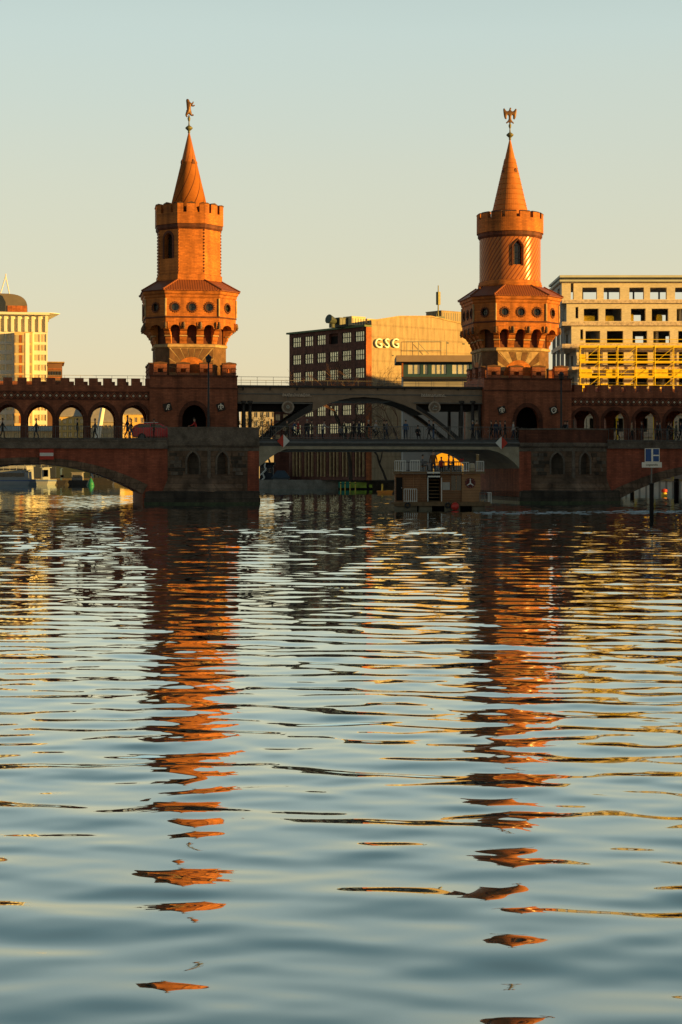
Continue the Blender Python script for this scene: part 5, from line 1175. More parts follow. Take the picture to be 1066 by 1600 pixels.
# ------------------------------------------------------------------ bare trees
def tree(px, d, h, label, bark, twig, seed, spread=.62, depth=6, group='bare winter trees behind the bridge', lean=0, base=GZ, leaf=None, zb=None):
    rng = random.Random(seed); x, z = wx(px, d), base; t = thing('bare_tree', label, 'tree', (x, d, z), WF, group)
    tk, cr = MB(), MB(); tips = []
    def br(p, dr, ln, r, lvl):
        pts = [p]; dd = dr; segs = 3 if lvl < 3 else 2
        for i in range(segs):
            dd = (dd + Vector((rng.uniform(-.2, .2), rng.uniform(-.2, .2), rng.uniform(-.08, .16)))).normalized(); q = pts[-1] + dd * (ln/segs)
            (tk if lvl < 2 else cr).tube(pts[-1], q, r * (1 - .3*i/segs), r * (1 - .3*(i+1)/segs), 6 if lvl < 2 else 3); pts.append(q)
        if lvl >= depth: tips.append(pts[-1]); return
        for i in range(3 if lvl < 4 else 2 + (rng.random() < .5)):
            a = rng.uniform(0, 2*PI); s = spread * rng.uniform(.7, 1.3); o = dd.orthogonal().normalized(); o2 = dd.cross(o)
            nd = (dd + (o*math.cos(a) + o2*math.sin(a)) * s*1.3 + Vector((0, 0, .12))).normalized(); st = pts[-1] if i == 0 else pts[rng.choice((-2, -1))]
            br(st, nd, ln * rng.uniform(.62, .8), max(.012, r * .58), lvl + 1)
    br(Vector((x, d, z)), Vector((lean, 0, 1)).normalized(), h * .30, h * .014, 0)
    part(t, 'trunk', tk, bark)
    if leaf:
        cr.cur = 1
        for p in tips:
            for _ in range(3):
                c = p + Vector((rng.uniform(-.3, .3), rng.uniform(-.3, .3), rng.uniform(-.3, .3))); a = Vector((rng.uniform(-1, 1), rng.uniform(-1, 1), rng.uniform(-1, 1))).normalized()*.13; b = a.orthogonal().normalized()*.1
                cr.mesh([c-a, c-b, c+a, c+b], [(0, 1, 2, 3)])
    part(t, 'crown', cr, [twig, leaf] if leaf else twig); return t
M_bark = mat('bark', (.055, .042, .032), .95, .3, 3); M_twig = mat('twigs', (.16, .085, .05), .9, .2, 3); M_twigg = mat('golden_twigs', (.42, .25, .08), .9, .2, 3); M_leaf = mat('dry_leaves', (.55, .33, .08), .8, .3, 3)
tree(604, 268, 14, 'large bare tree with a dark curved trunk behind the middle of the viaduct', M_bark, M_bark, 4, lean=-.25)
tree(655, 250, 13, 'bare tree with dense reddish twigs behind the right half of the viaduct', M_bark, M_twig, 7, spread=.75)
tree(548, 262, 22, 'tall bare tree whose reddish crown reaches above the viaduct before the dark brick building', M_bark, M_twig, 12, spread=.5)
tree(625, 262, 20, 'bare tree whose crown stands before the foot of the pale gable', M_bark, M_twig, 15, spread=.5)
tree(401, 330, 15, 'golden sunlit tree seen between the left viaduct columns', M_bark, M_twigg, 21, depth=5, leaf=M_leaf)
tree(424, 345, 17, 'pale golden bare tree left of the office block', M_bark, M_twigg, 25, depth=6)
tree(707, 240, 8, 'small bare tree near the right end of the viaduct', M_bark, M_twig, 31, depth=5)
tree(214, 440, 16, 'golden tree seen through the arch nearest the octagonal tower', M_bark, M_twigg, 33, depth=5, leaf=M_leaf)

M_deckp = mat('pontoon_planks', (.16, .12, .08), .8, .3, 2)
# ------------------------------------------------------------------ small things on the far quay
d = 298.5
def post(px, y0, y1, d, r, m, label, name='mooring_post', cat='post', group=None, band=None):
    x = wx(px, d); z0, z1 = wz(y0, d), wz(y1, d); t = thing(name, label, cat, (x, d, 0), WF, group)
    q = MB(); q.lathe([(r, -1.5), (r, z1 - .1), (r*.8, z1)], 10, x, d); part(t, 'pile', q, m)
    q = MB(); q.lathe([(r+.03, z1 - .35), (r+.03, z1 - .2)], 10, x, d, cap=False); part(t, 'iron_band', q, M_steeld); return t
M_yp = mat('yellow_post', (.75, .55, .08), .6, .1, 2)
for k, px in enumerate((532.5, 539.5, 547, 555.5)):
    t = thing('mooring_post', ['leftmost thin yellow post before the green raft', 'second thin yellow post from the left before the green raft', 'third thin yellow post from the left before the green raft', 'rightmost thin yellow post before the green raft'][k], 'post', (wx(px, 290), 290, 0), WF, 'yellow posts before the green raft')
    q = MB(); q.lathe([(.09, -1), (.09, wz(753.5, 290)), (.03, wz(752.8, 290))], 8, wx(px, 290), 290); part(t, 'pile', q, M_yp); q = MB(); q.lathe([(.12, .9), (.12, 1.05)], 8, wx(px, 290), 290); part(t, 'collar', q, M_steeld)
d = 292; t = thing('painted_raft', 'low raft painted teal and bright yellow-green before the quay', 'raft', (wx(555, d), d, 0))
q = MB(); q.box(wx(529, d), wx(582, d), d, d + 3, -.1, .25); part(t, 'hull', q, M_dark)
q = MB(); q.box(wx(529, d), wx(546, d), d + .2, d + 2.8, .253, 1.25); part(t, 'teal_side', q, mat('teal_paint', (.02, .22, .16), .6, .3, 2))
q = MB(); q.box(wx(546, d) + .01, wx(573, d), d + .2, d + 2.8, .253, 1.15); q.box(wx(577, d)+.01, wx(582, d), d+.3, d+2.6, .253, .8); part(t, 'lime_side', q, mat('lime_paint', (.30, .42, .05), .6, .4, 1))
d = 222; t = thing('made_up_dinghy', 'made-up orange boat standing in for orange-lit reeds left of the houseboat', 'boat', (wx(602, d), d, 0))  # made-up boat, its orange stands in for sunlit reeds
x0, x1 = wx(590, d), wx(614, d)
q = MB(); q.loft([[(x0+.1, d, -.1), (x1-.2, d, -.1), (x1-.2, d+1, -.1), (x0+.1, d+1, -.1)], [(x0-.1, d-.15, .45), (x1+.1, d-.15, .5), (x1+.1, d+1.15, .5), (x0-.1, d+1.15, .45)]]); part(t, 'hull', q, mat('sunlit_orange_hull', (.75, .30, .06), .6, .1, 2))
q = MB(); q.box(x0+1.2, x0+1.6, d-.1, d+1.1, .46, .52); q.box(x0+.5, x0+.7, d+.3, d+.6, .46, 1.3); part(t, 'outboard_and_seat', q, M_yp)
d = 215; t = thing('made_up_shelter', 'sunlit patch built as a made-up yellow arched shelter behind the houseboat roof rail', 'shelter', (wx(700, d), d, GZ))  # made-up shelter added to show a bright sunlit yellow patch
x0, x1 = wx(676, d), wx(726, d); zc_, zt_ = wz(722, d), wz(706.5, d)
q = MB(); q.loft([[((x0+x1)/2 + (x1-x0)/2*math.cos(a), yy, zc_ + (zt_-zc_)*math.sin(a)) for a in np.linspace(0, PI, 14)] + [(x0, yy, zc_ - .4), (x1, yy, zc_ - .4)] for yy in (d, d+3)]); part(t, 'canopy', q, mat('sunlit_yellow', (.82, .46, .03), .8, .15, .6))
q = MB(); q.box(x0 - .6, x1 + .6, d - .5, d + 3.5, -.3, .45); part(t, 'pontoon', q, M_deckp)
for px in (678, 724): q = MB(); q.tube((wx(px, d), d + 1.5, .45), (wx(px, d), d+1.5, zc_), .1); part(t, 'support', q, M_steelg)
house('quay_hut', 'light grey hut on the quay left of the tall hall windows', 427, 450, 748, 300.8, 4, mat('hut_panel', (.33, .34, .36), .7, .1, 1), mat('hut_roof', (.05, .07, .09), .7, .2, 1), 1.4, 2, (757,), ww=.5, wh=.5, gm=M_glassd)
house('quay_shed', 'dark low shed with a pale figure painted on it near the left pier', 406, 426.5, 726, 305, 5, mat('shed_dark', (.03, .035, .045), .8, .2, 1), M_dark, 0, 2, (735,), ww=.6, wh=.8, gm=M_glassd)
q = MB(); xx = wx(412.5, 304.8); zz = wz(752, 304.8); q.path([(xx-.5, 304.8, zz), (xx+.1, 304.8, zz+.6), (xx-.2, 304.8, zz+1.4), (xx+.4, 304.8, zz+2.0), (xx+.1, 304.8, zz+2.6), (xx+.3, 304.8, zz+3.1)], .16); q.path([(xx-.2, 304.8, zz+1.4), (xx-.7, 304.8, zz+1.0)], .13)
solo('wall_mural', q, M_white, 'pale painted squiggle on the dark shed', 'mural', (xx, 304.8, zz))

# ------------------------------------------------------------------ piles, sign post and buoy at the right
t = thing('mooring_sign', 'blue sign with white lines above a white lettered plate on a post in the river', 'sign', (wx(1018, 106), 106, 0)); d = 106
x = wx(1018.5, d); q = MB(); q.tube((x, d + .05, wz(756, d)), (x, d + .05, wz(702, d)), .045, n=8); part(t, 'post', q, M_steelg)
q = MB(); q.lathe([(.13, -1.5), (.13, wz(757, d)), (.16, wz(756.5, d)), (.16, wz(755.5, d)), (.05, wz(755, d))], 12, x, d + .05); part(t, 'pile', q, M_dark)
x0, x1, z0, z1 = wx(1007.5, d), wx(1030.5, d), wz(722, d), wz(700.5, d)
q = MB(); q.box(x0, x1, d - .05, d - .01, z0, z1); pn = part(t, 'blue_panel', q, M_blue)
q = MB(); W_ = x1 - x0; H_ = z1 - z0; b_ = .035; y0, y1 = d - .062, d - .053
q.box(x0, x1, y0, y1, z1 - b_, z1); q.box(x0, x1, y0, y1, z0, z0 + b_); q.box(x0, x0 + b_, y0, y1, z0 + b_, z1 - b_); q.box(x1 - b_, x1, y0, y1, z0 + b_, z1 - b_)
q.box(x0 + W_*.44, x0 + W_*.56, y0, y1, z0 + b_, z1 - b_); q.box(x0 + W_*.56, x1 - b_, y0, y1, z0 + H_*.44, z0 + H_*.53); part(pn, 'white_lines', q, M_white)
q = MB(); q.box(wx(1003, d), wx(1034, d), d - .06, d - .01, wz(730.5, d), wz(722.2, d)); pn = part(t, 'plate', q, M_white)
q = MB(); text('Liegestelle', .17, .01, q, (wx(1018.5, d), d - .068, wz(726.3, d))); part(pn, 'lettering', q, M_dark)
post(988, 790, 757, 185, .22, M_dark, 'dark mooring pile left of the blue sign, under the right arch', group='dark mooring piles under the right arch')
post(1057, 790, 748, 180, .26, M_dark, 'thick dark mooring pile at the right edge of the picture', group='dark mooring piles under the right arch')
d = 200; t = thing('river_buoy', 'small red and yellow buoy floating before the pale quay wall', 'buoy', (wx(1038, d), d, 0)); x = wx(1038, d)
q = MB(); q.smooth = True; q.lathe([(.25, -.2), (.36, 0), (.36, .3), (.2, .5)], 12, x, d); part(t, 'float', q, M_yp); q = MB(); q.lathe([(.2, .5), (.34, .52), (.34, .8), (.1, .9)], 12, x, d); part(t, 'red_top', q, M_red)

# ------------------------------------------------------------------ boats at the far left
M_hull = mat('shaded_white_hull', (.24, .27, .30), .5, .08, .3)  # white hulls greyed and blued, their shade put into the colour
def ship(xa, xb, d, label, h, m2):
    x0, x1 = wx(xa, d), wx(xb, d); t = thing('passenger_ship', label, 'ship', ((x0+x1)/2, d+2.5, 0), WF, 'white ships moored at the left bank'); L = x1-x0
    def deck(e, z, w=5): return [(x0+e, d+e*.2, z), (x1-1.5-e, d+e*.2, z), (x1-e*1.2, d+w/2, z), (x1-1.5-e, d+w-e*.2, z), (x0+e, d+w-e*.2, z)]
    q = MB(); q.loft([deck(.5, -.4), deck(.1, .6), deck(0, 1.3)]); part(t, 'hull', q, M_hull)
    q = MB(); q.loft([deck(-.03, .9), deck(-.04, 1.1)]); part(t, 'rubbing_strake', q, m2)
    q = MB(); q.loft([deck(1.2, 1.303), deck(1.3, 1.303+h)]); cb = part(t, 'cabin', q, M_hull)
    n = int(L/1.3)
    for i in range(n):
        q = MB(); a = x0 + 1.9 + i*(L-4.6)/n; q.box(a, a + .85, d + .12, d + .22, 1.9, 1.303 + h - .45); part(cb, 'cabin_window', q, M_glassd)
    q = MB(); q.loft([deck(.9, 1.306+h), deck(.9, 1.45+h)]); part(t, 'sun_deck', q, M_hull)
    q = MB(); z = 1.45+h
    for zz in (.5, .95): q.path([tuple(p) for p in deck(1.1, z+zz)] + [deck(1.1, z+zz)[0]], .04, 4)
    for i in range(int(L/1.5)): q.tube((x0+1.2+1.5*i, d+.25, z), (x0+1.2+1.5*i, d+.25, z+.95), .03, n=4)
    part(t, 'deck_rail', q, M_white)
    return t
ship(-45, 57, 400, 'long white passenger ship moored at the far left bank', 1.9, M_blue)
ship(56, 86, 395, 'short white cabin ship right of the long white one', 2.6, M_blue)
ship(-30, 60, 412, 'tall white ship lying behind the long white passenger ship', 3.0, M_steeld)
def barge(xa, xb, d, h, m, label):
    x0, x1 = wx(xa, d), wx(xb, d); t = thing('barge', label, 'barge', ((x0+x1)/2, d+1.5, 0), WF, 'dark barges at the far bank')
    q = MB(); q.loft([[(x0+.6, d, -.3), (x1-.6, d, -.3), (x1-.6, d+3.5, -.3), (x0+.6, d+3.5, -.3)], [(x0, d, 1.1), (x1, d, 1.1), (x1, d+3.5, 1.1), (x0, d+3.5, 1.1)]]); part(t, 'hull', q, M_steeld)
    q = MB(); q.box(x0+1, x1-1.5, d+.4, d+3, 1.103, 1.1+h); q.box(x0+.8, x1-1.3, d+.3, d+3.1, 1.103+h, 1.25+h); part(t, 'deckhouse', q, m)
    for i in range(3): q = MB(); a = x0+1.4+i*(x1-x0-3.2)/3; q.box(a, a+.6, d+.3, d+.39, 1.7, 2.3); part(t, 'porthole', q, M_glassd)
barge(87, 104, 398, 2.6, mat('blue_steel', (.03, .06, .11), .6, .2, 1), 'dark blue barge right of the white ships')
barge(105, 138, 404, 1.7, mat('slate_canvas', (.22, .22, .22), .7, .2, 1), 'grey covered barge between the blue barge and the pier')
barge(139, 178, 400, 1.2, M_steeld, 'low black barge nearest the left pier')
d = 385; x = wx(142, d); t = thing('green_buoy', 'green buoy floating before the dark barges', 'buoy', (x, d, 0)); q = MB(); q.smooth = True; q.lathe([(.5, -.3), (.75, .1), (.6, .7), (.15, 1.6)], 12, x, d); part(t, 'float', q, mat('green_paint', (.02, .20, .10), .5, .1, 2)); q = MB(); q.lathe([(.2, 1.6), (.2, 2.0)], 8, x, d); part(t, 'topmark', q, M_steeld)
# ------------------------------------------------------------------ people
M_skin = mat('skin', (.42, .25, .17), .6, .05, 5); M_hair = mat('dark_hair', (.04, .028, .02), .7, .2, 20); M_shoe = mat('shoe', (.03, .03, .03), .6, .1, 5)
CL = {n: mat('cloth_' + n, c, .9, .15, 6) for n, c in dict(black=(.018, .018, .02), navy=(.022, .032, .06), grey=(.12, .12, .13), brown=(.13, .065, .035), pale=(.46, .43, .40), red=(.40, .035, .03), olive=(.075, .075, .045), blue=(.05, .10, .20), tan=(.30, .21, .13)).items()}
def figure(pose):
    """skeleton -> one continuous body; faces +x. pose: stand, walk, lean, ride, sit"""
    hip = {'sit': .48, 'ride': .95}.get(pose, .93); b = {'lean': .28, 'ride': .38, 'sit': .05}.get(pose, .02)
    up = lambda h: (b * h, 0, hip + h * math.sqrt(max(0, 1 - b*b)))
    S = [up(0), up(.18), up(.40), up(.55), (b*.64+.0, 0, up(.64)[2]), (b*.64+.025, 0, up(.76)[2])]
    E = [(0,1),(1,2),(2,3),(3,4),(4,5)]; r = [(.15,.11), (.145,.105), (.18,.115), (.055,.055), (.08,.085), (.075,.085)]
    hands = []
    for s in (-1, 1):
        k = len(S); sh = up(.46)
        sw = {'walk': .22*s, 'stand': 0.04, 'lean': .30, 'ride': .42, 'sit': .22}[pose]
        if pose in ('ride', 'lean'): el = (sh[0]+.18, s*.24, sh[2]-.22); wr = (sh[0]+.42, s*.2, sh[2]-.30)
        elif pose == 'sit': el = (sh[0]+.06, s*.24, sh[2]-.27); wr = (sh[0]+.30, s*.16, sh[2]-.30)
        else: el = (sh[0]+sw*.6, s*.25, sh[2]-.28); wr = (sh[0]+sw*1.2+.05, s*.25, sh[2]-.52)
        hd = tuple(Vector(wr) + (Vector(wr)-Vector(el)).normalized()*.09)
        S += [(sh[0], s*.17, sh[2]), el, wr, hd]; E += [(2,k),(k,k+1),(k+1,k+2),(k+2,k+3)]; r += [.065, .048, .032, (.038,.022)]; hands.append((Vector(hd), (Vector(wr)-Vector(el)).normalized(), s))
        k = len(S); h0 = (0, s*.10, hip-.06)
        if pose == 'sit': kn, an, to = (.42, s*.12, hip+.02), (.44, s*.12, .08), (.58, s*.13, .04)
        elif pose == 'ride': kn, an, to = (.30 - .12*s, s*.11, hip-.36 - .06*s), (.12 + .1*s, s*.11, .32 + .12*s), (.25+.1*s, s*.12, .27+.12*s)
        elif pose == 'walk': kn, an, to = (.10*s+.05, s*.09, .50), (.20*s-.03, s*.09, .09 + (.04 if s < 0 else 0)), (.20*s+.11, s*.10, .04)
        else: kn, an, to = (.03, s*.11, .50), (0, s*.12, .09), (.15, s*.14, .04)
        S += [h0, kn, an, to]; E += [(0,k),(k,k+1),(k+1,k+2),(k+2,k+3)]; r += [.095, .062, .045, (.045,.035)]
    V, F = skin(S, E, r, 1)
    mb = MB(); mb.smooth = True; neck = up(.52)[2]; hz0 = hip - .02
    nh = len(V)
    for f in F:
        c = sum((Vector(V[i]) for i in f), Vector()) / len(f); near = min((c - h[0]).length for h in hands)
        if near < .10: mb.mi.append(2)
        elif c.z > neck and abs(c.y) < .12: mb.mi.append(2)
        elif c.z < .10 or (pose == 'ride' and c.z < .42): mb.mi.append(3)
        elif c.z < hz0 + (.0 if pose != 'sit' else .07) and not (abs(c.y) > .17 and c.z > .35): mb.mi.append(0)
        else: mb.mi.append(1)
        mb.f.append(tuple(f)); mb.sm.append(True)
    mb.v = list(V); mb.cur = 2
    for h, dr, s in hands:                              # fingers and thumb
        ax = Vector((0, 1, 0)); ax2 = dr.cross(ax).normalized()
        for j, ln in enumerate((.062, .072, .068, .052)):
            base = h + ax2*(.026*(j-1.5)*.9) + dr*.012; mid = base + dr*ln*.55; mb.tube(base, mid, .0095, .0085, 5); mb.tube(mid, mid + (dr - ax*s*.5).normalized()*ln*.5, .0085, .006, 5)
        th = h - dr*.03 + ax2*.03; mb.tube(th, th + (dr*.6 + ax2*.8).normalized()*.05, .011, .008, 5)
    hc = Vector(S[5])
    mb.sphere((hc.x + .082, 0, hc.z - .015), .018, 6, 5, 1, .8, 1.3)      # nose
    for s in (-1, 1): mb.sphere((hc.x, s*.078, hc.z - .01), .024, 6, 5, .6, .4, 1.2)
    mb.cur = 4
    for s in (-1, 1): mb.sphere((hc.x + .072, s*.03, hc.z + .01), .011, 6, 5)
    mb.sphere((hc.x + .074, 0, hc.z - .052), .014, 6, 5, .4, 1.5, .4)
    hr = MB(); hr.smooth = True
    hr.sphere((hc.x - .012, 0, hc.z + .03), .098, 12, 9, 1.02, .9, .92)
    hr.v = [(x, y, z) if not (x > hc.x + .045 and z < hc.z + .055) else (hc.x + .045, y*.9, max(z, hc.z + .0)) for x, y, z in hr.v]
    return mb, hr
POSES = {p: figure(p) for p in ('stand', 'walk', 'lean', 'ride', 'sit')}
PM = {}
def person(loc, rz, pose, coat, legs, label, group=None, hair=M_hair, sc=1.0):
    mb, hr = POSES[pose]
    t = bpy.data.objects.new('person', None); COL.objects.link(t); t.location = loc; t.rotation_euler = (0, 0, rz); t.scale = (sc,)*3
    tag(t, label, 'person', group); META[t.name] = (Vector((0, 0, 0)), WF)
    if pose not in PM:
        b = part(t, 'body', mb, [CL['black'], CL['black'], M_skin, M_shoe, M_hair]); h = part(t, 'hair', hr, M_hair); PM[pose] = (b.data, h.data)
    else:
        b = bpy.data.objects.new('body', PM[pose][0]); COL.objects.link(b); b.parent = t; h = bpy.data.objects.new('hair', PM[pose][1]); COL.objects.link(h); h.parent = t
    for i, m in ((0, CL[legs]), (1, CL[coat])): b.material_slots[i].link = 'OBJECT'; b.material_slots[i].material = m
    h.material_slots[0].link = 'OBJECT'; h.material_slots[0].material = hair
    return t
M_blond = mat('fair_hair', (.30, .19, .09), .7, .2, 20); M_grhair = mat('grey_hair', (.35, .34, .32), .7, .1, 20)
FZ = DECK + .12
def bp(px, v, rz, pose, coat, legs, label, **k):
    grp = k.pop('g', 'people on the bridge'); x, y, z = BF.w(BF.u(px, v), v, FZ if v < 2.6 else DECK)
    return person((x, y, z), BF.y + rz, pose, coat, legs, label, grp, **{'sc': .93, **k})
RT, LF, FRt, BK = 0, PI, -PI/2, PI/2
bp(4, 1.2, RT, 'walk', 'black', 'black', 'person in black before the leftmost arch pillar')
bp(57, 1.3, LF, 'walk', 'black', 'navy', 'person in a black coat before the arch fourth from the octagonal tower')
bp(121, 1.2, RT, 'stand', 'black', 'black', 'person in black standing before the pillar right of the third arch')
bp(149, 1.1, LF, 'walk', 'grey', 'black', 'person in a grey jacket in front of the white slanting mast')
bp(199, .9, RT, 'walk', 'navy', 'navy', 'taller dark blue dressed person just behind the red car', sc=1.08)
bp(205, 1.5, RT, 'walk', 'black', 'blue', 'person in black jacket and blue jeans next to the tail of the red car')
bp(241, 1.3, LF, 'stand', 'brown', 'black', 'person with a brown top before the red car')
bp(307, .6, LF, 'lean', 'red', 'black', 'person in red at the parapet before the dark gateway of the octagonal tower', sc=1.0)
xs = [(424, 'black', 'black', 'walk', RT, 'person in black just right of the left pier'), (449, 'olive', 'black', 'walk', LF, 'person in an olive jacket near the left diamond sign'), (466, 'red', 'black', 'walk', RT, 'person in a red top behind the central railing'),
      (480, 'black', 'navy', 'stand', FRt, 'short person in black near the left third of the central railing'), (487, 'black', 'black', 'stand', RT, 'tall person in black at the left third of the central railing'), (504, 'pale', 'navy', 'lean', RT, 'person in a pale jacket leaning on the central railing'),
      (532, 'grey', 'black', 'sit', FRt, 'person in grey crouching near the middle of the central railing'), (541, 'olive', 'black', 'lean', LF, 'person in olive near the middle of the central railing'), (553, 'black', 'black', 'stand', LF, 'person in black left of the mid railing group'),
      (561, 'navy', 'black', 'walk', RT, 'person in navy in the mid railing group'), (573, 'black', 'olive', 'lean', RT, 'person in black jacket and olive trousers leaning at mid span'), (600, 'black', 'black', 'stand', RT, 'person in black right of the cyclist in the pale jacket'),
      (604, 'grey', 'navy', 'walk', RT, 'person in a grey coat walking at mid span'), (634, 'blue', 'navy', 'stand', FRt, 'person in a blue coat standing alone right of mid span'), (653, 'black', 'black', 'sit', FRt, 'crouching person in black below the round brown sign'),
      (671, 'navy', 'black', 'walk', LF, 'person in navy walking under the right half of the arch rib'), (677, 'black', 'blue', 'stand', RT, 'person in black and blue jeans near the foot of the arch rib'), (739, 'navy', 'black', 'walk', LF, 'person in navy beside the right viaduct column'),
      (745, 'brown', 'navy', 'stand', FRt, 'person in a brown jacket right of the viaduct column'), (768, 'black', 'black', 'walk', LF, 'person in black left of the right diamond sign'), (775, 'navy', 'navy', 'stand', FRt, 'person in navy above the right diamond sign'),
      (782, 'grey', 'black', 'walk', LF, 'person in a grey coat above the right diamond sign'), (789, 'black', 'black', 'walk', RT, 'person in black right of the right diamond sign'), (802, 'pale', 'navy', 'walk', RT, 'person in a white jacket before the gatehouse of the round tower')]
for k, (px, c, l, p, rz, lb) in enumerate(xs): bp(px, .9 + .8*((k*37) % 10)/10, rz, p, c, l, lb, hair=M_grhair if k % 7 == 3 else M_hair)
for k, (px, c, l, p, rz, lb) in enumerate([(883, 'black', 'black', 'stand', FRt, 'person in black at the parapet beside the right lamp post'), (886.5, 'grey', 'black', 'walk', RT, 'person in grey just right of the right lamp post'), (966, 'black', 'black', 'walk', LF, 'person in black between the second and third right arches'),
      (987, 'tan', 'black', 'walk', RT, 'person in a tan jacket between the right arches'), (1003, 'black', 'navy', 'stand', LF, 'person in black left of the blue sign'), (1027, 'black', 'black', 'walk', LF, 'person in black above the blue sign'), (1031, 'grey', 'black', 'walk', RT, 'person in grey above the right edge of the blue sign'),
      (1042, 'black', 'grey', 'lean', RT, 'person in black jacket and grey trousers right of the blue sign'), (1057, 'olive', 'black', 'walk', LF, 'person in an olive jacket near the right edge of the picture'), (1064, 'navy', 'black', 'walk', LF, 'person in navy at the right edge of the picture')]):
    bp(px, 1.0 + .7*((k*31) % 10)/10, rz, p, c, l, lb)

# bicycles
def bicycle(px, v, label, rz=0):
    u = BF.u(px, v); t = thing('bicycle', label, 'bicycle', (u, v, FZ), BF, 'bicycles on the bridge')
    def wheel(cx):
        q = MB(); n = 22; r = .34
        pts = [(u + cx + r*math.cos(2*PI*i/n), v, FZ + r + r*math.sin(2*PI*i/n)) for i in range(n+1)]; q.path(pts, .022, 5); o = part(t, 'wheel', q, M_shoe)
        q = MB(); [q.tube((u+cx, v, FZ+r), (u+cx+r*math.cos(2*PI*i/10), v, FZ+r+r*math.sin(2*PI*i/10)), .005, n=3) for i in range(10)]; part(o, 'spokes', q, M_steelg)
    wheel(-.52); wheel(.52); q = MB(); P = lambda x, z: (u+x, v, FZ+z)
    for a, b in (((-.52,.34),(-.08,.3)), ((-.08,.3),(-.2,.85)), ((-.52,.34),(-.18,.75)), ((-.18,.78),(.36,.8)), ((-.08,.3),(.38,.7)), ((.34,.92),(.52,.34))): q.tube(P(*a), P(*b), .02, n=5)
    part(t, 'frame', q, M_steeld); q = MB(); q.box(u-.33, u-.07, v-.06, v+.06, FZ+.86, FZ+.92); part(t, 'saddle', q, M_shoe)
    q = MB(); q.path([(u+.42, v-.27, FZ+1.0), (u+.34, v-.1, FZ+.98), (u+.34, v+.1, FZ+.98), (u+.42, v+.27, FZ+1.0)], .016, 5); part(t, 'handlebar', q, M_steelg); return t
bicycle(586, 1.6, 'bicycle ridden by the person in the pale jacket at mid span'); bp(584, 1.6, RT, 'ride', 'pale', 'black', 'cyclist in a pale jacket riding at mid span', hair=M_grhair)
bicycle(459, 1.9, 'bicycle ridden by the person in blue near the left diamond sign'); bp(457, 1.9, RT, 'ride', 'blue', 'black', 'cyclist in blue riding near the left diamond sign')
bicycle(1047, 1.9, 'bicycle near the right edge of the picture'); bp(1045, 1.9, RT, 'ride', 'tan', 'black', 'cyclist in tan riding near the right edge of the picture')

# ------------------------------------------------------------------ red car
cuv = 4.2; u = BF.u(245, cuv); t = thing('parked_car', 'red hatchback on the bridge deck, half hidden by the stone parapet', 'car', (u, cuv, DECK), BF)
M_carp = mat('red_car_paint', (.58, .02, .03), .25, .05, 2, .6)
prof = [(-2.05,.35),(-2.1,.75),(-2.0,1.0),(-1.85,1.32),(-1.5,1.45),(-.2,1.5),(.35,1.42),(1.0,1.02),(1.85,.86),(2.08,.7),(2.1,.35)]
def carring(yy, ins): return [(u + x*(1-ins*.3), cuv + yy, DECK + (z if z < 1.0 else 1.0 + (z-1.0)*1.0)) for x, z in prof]
m = MB(); m.smooth = False
low = [(x, z) for x, z in prof]
m.loft([[(u + x, cuv - .78, DECK + z) for x, z in prof], [(u + x*.985, cuv - .86, DECK + min(z, 1.0)) for x, z in prof]][::-1] + [[(u + x, cuv + .78, DECK + z) for x, z in prof], [(u + x*.985, cuv + .86, DECK + min(z, 1.0)) for x, z in prof]])
part(t, 'body', m, M_carp)
for s in (-1, 1):
    for pts, nm in (([(-1.75,1.04),(-1.6,1.36),(-.62,1.42),(-.62,1.04)], 'side_window'), ([(-.52,1.04),(-.52,1.42),(.2,1.38),(.78,1.04)], 'side_window')):
        m = MB(); yy = cuv + s*.84; m.mesh([(u+x, yy, DECK+z) for x, z in pts] + [(u+x, yy - s*.08, DECK+z) for x, z in pts], [(0,1,2,3),(4,5,6,7),(0,1,5,4),(1,2,6,5),(2,3,7,6),(3,0,4,7)]); part(t, nm, m, M_glassd)
for x in (-1.3, 1.32):
    for s in (-1, 1):
        m = MB(); m.tube((u+x, cuv+s*.70, DECK+.32), (u+x, cuv+s*.90, DECK+.32), .32, n=18); wv = part(t, 'wheel', m, M_shoe); m = MB(); m.tube((u+x, cuv+s*.901, DECK+.32), (u+x, cuv+s*.915, DECK+.32), .19, n=12); part(wv, 'rim', m, M_steelg)
for s in (-1, 1):
    part(t, 'tail_light', MB().box(u-2.09, u-1.97, cuv+s*.66-.1, cuv+s*.66+.1, DECK+.85, DECK+1.05), M_red); part(t, 'headlight', MB().box(u+1.93, u+2.07, cuv+s*.62-.14, cuv+s*.62+.14, DECK+.68, DECK+.8), M_white)
part(t, 'windscreen', MB().mesh([(u+.42, cuv-.68, DECK+1.4), (u+.42, cuv+.68, DECK+1.4), (u+.98, cuv+.72, DECK+1.06), (u+.98, cuv-.72, DECK+1.06), (u+.40, cuv-.68, DECK+1.36), (u+.40, cuv+.68, DECK+1.36), (u+.96, cuv+.72, DECK+1.02), (u+.96, cuv-.72, DECK+1.02)], [(0,1,2,3),(4,5,6,7),(0,1,5,4),(1,2,6,5),(2,3,7,6),(3,0,4,7)]), M_glassd)
part(t, 'roof_rail', MB().tube((u-1.4, cuv-.6, DECK+1.53), (u+.1, cuv-.6, DECK+1.55), .025), M_white)

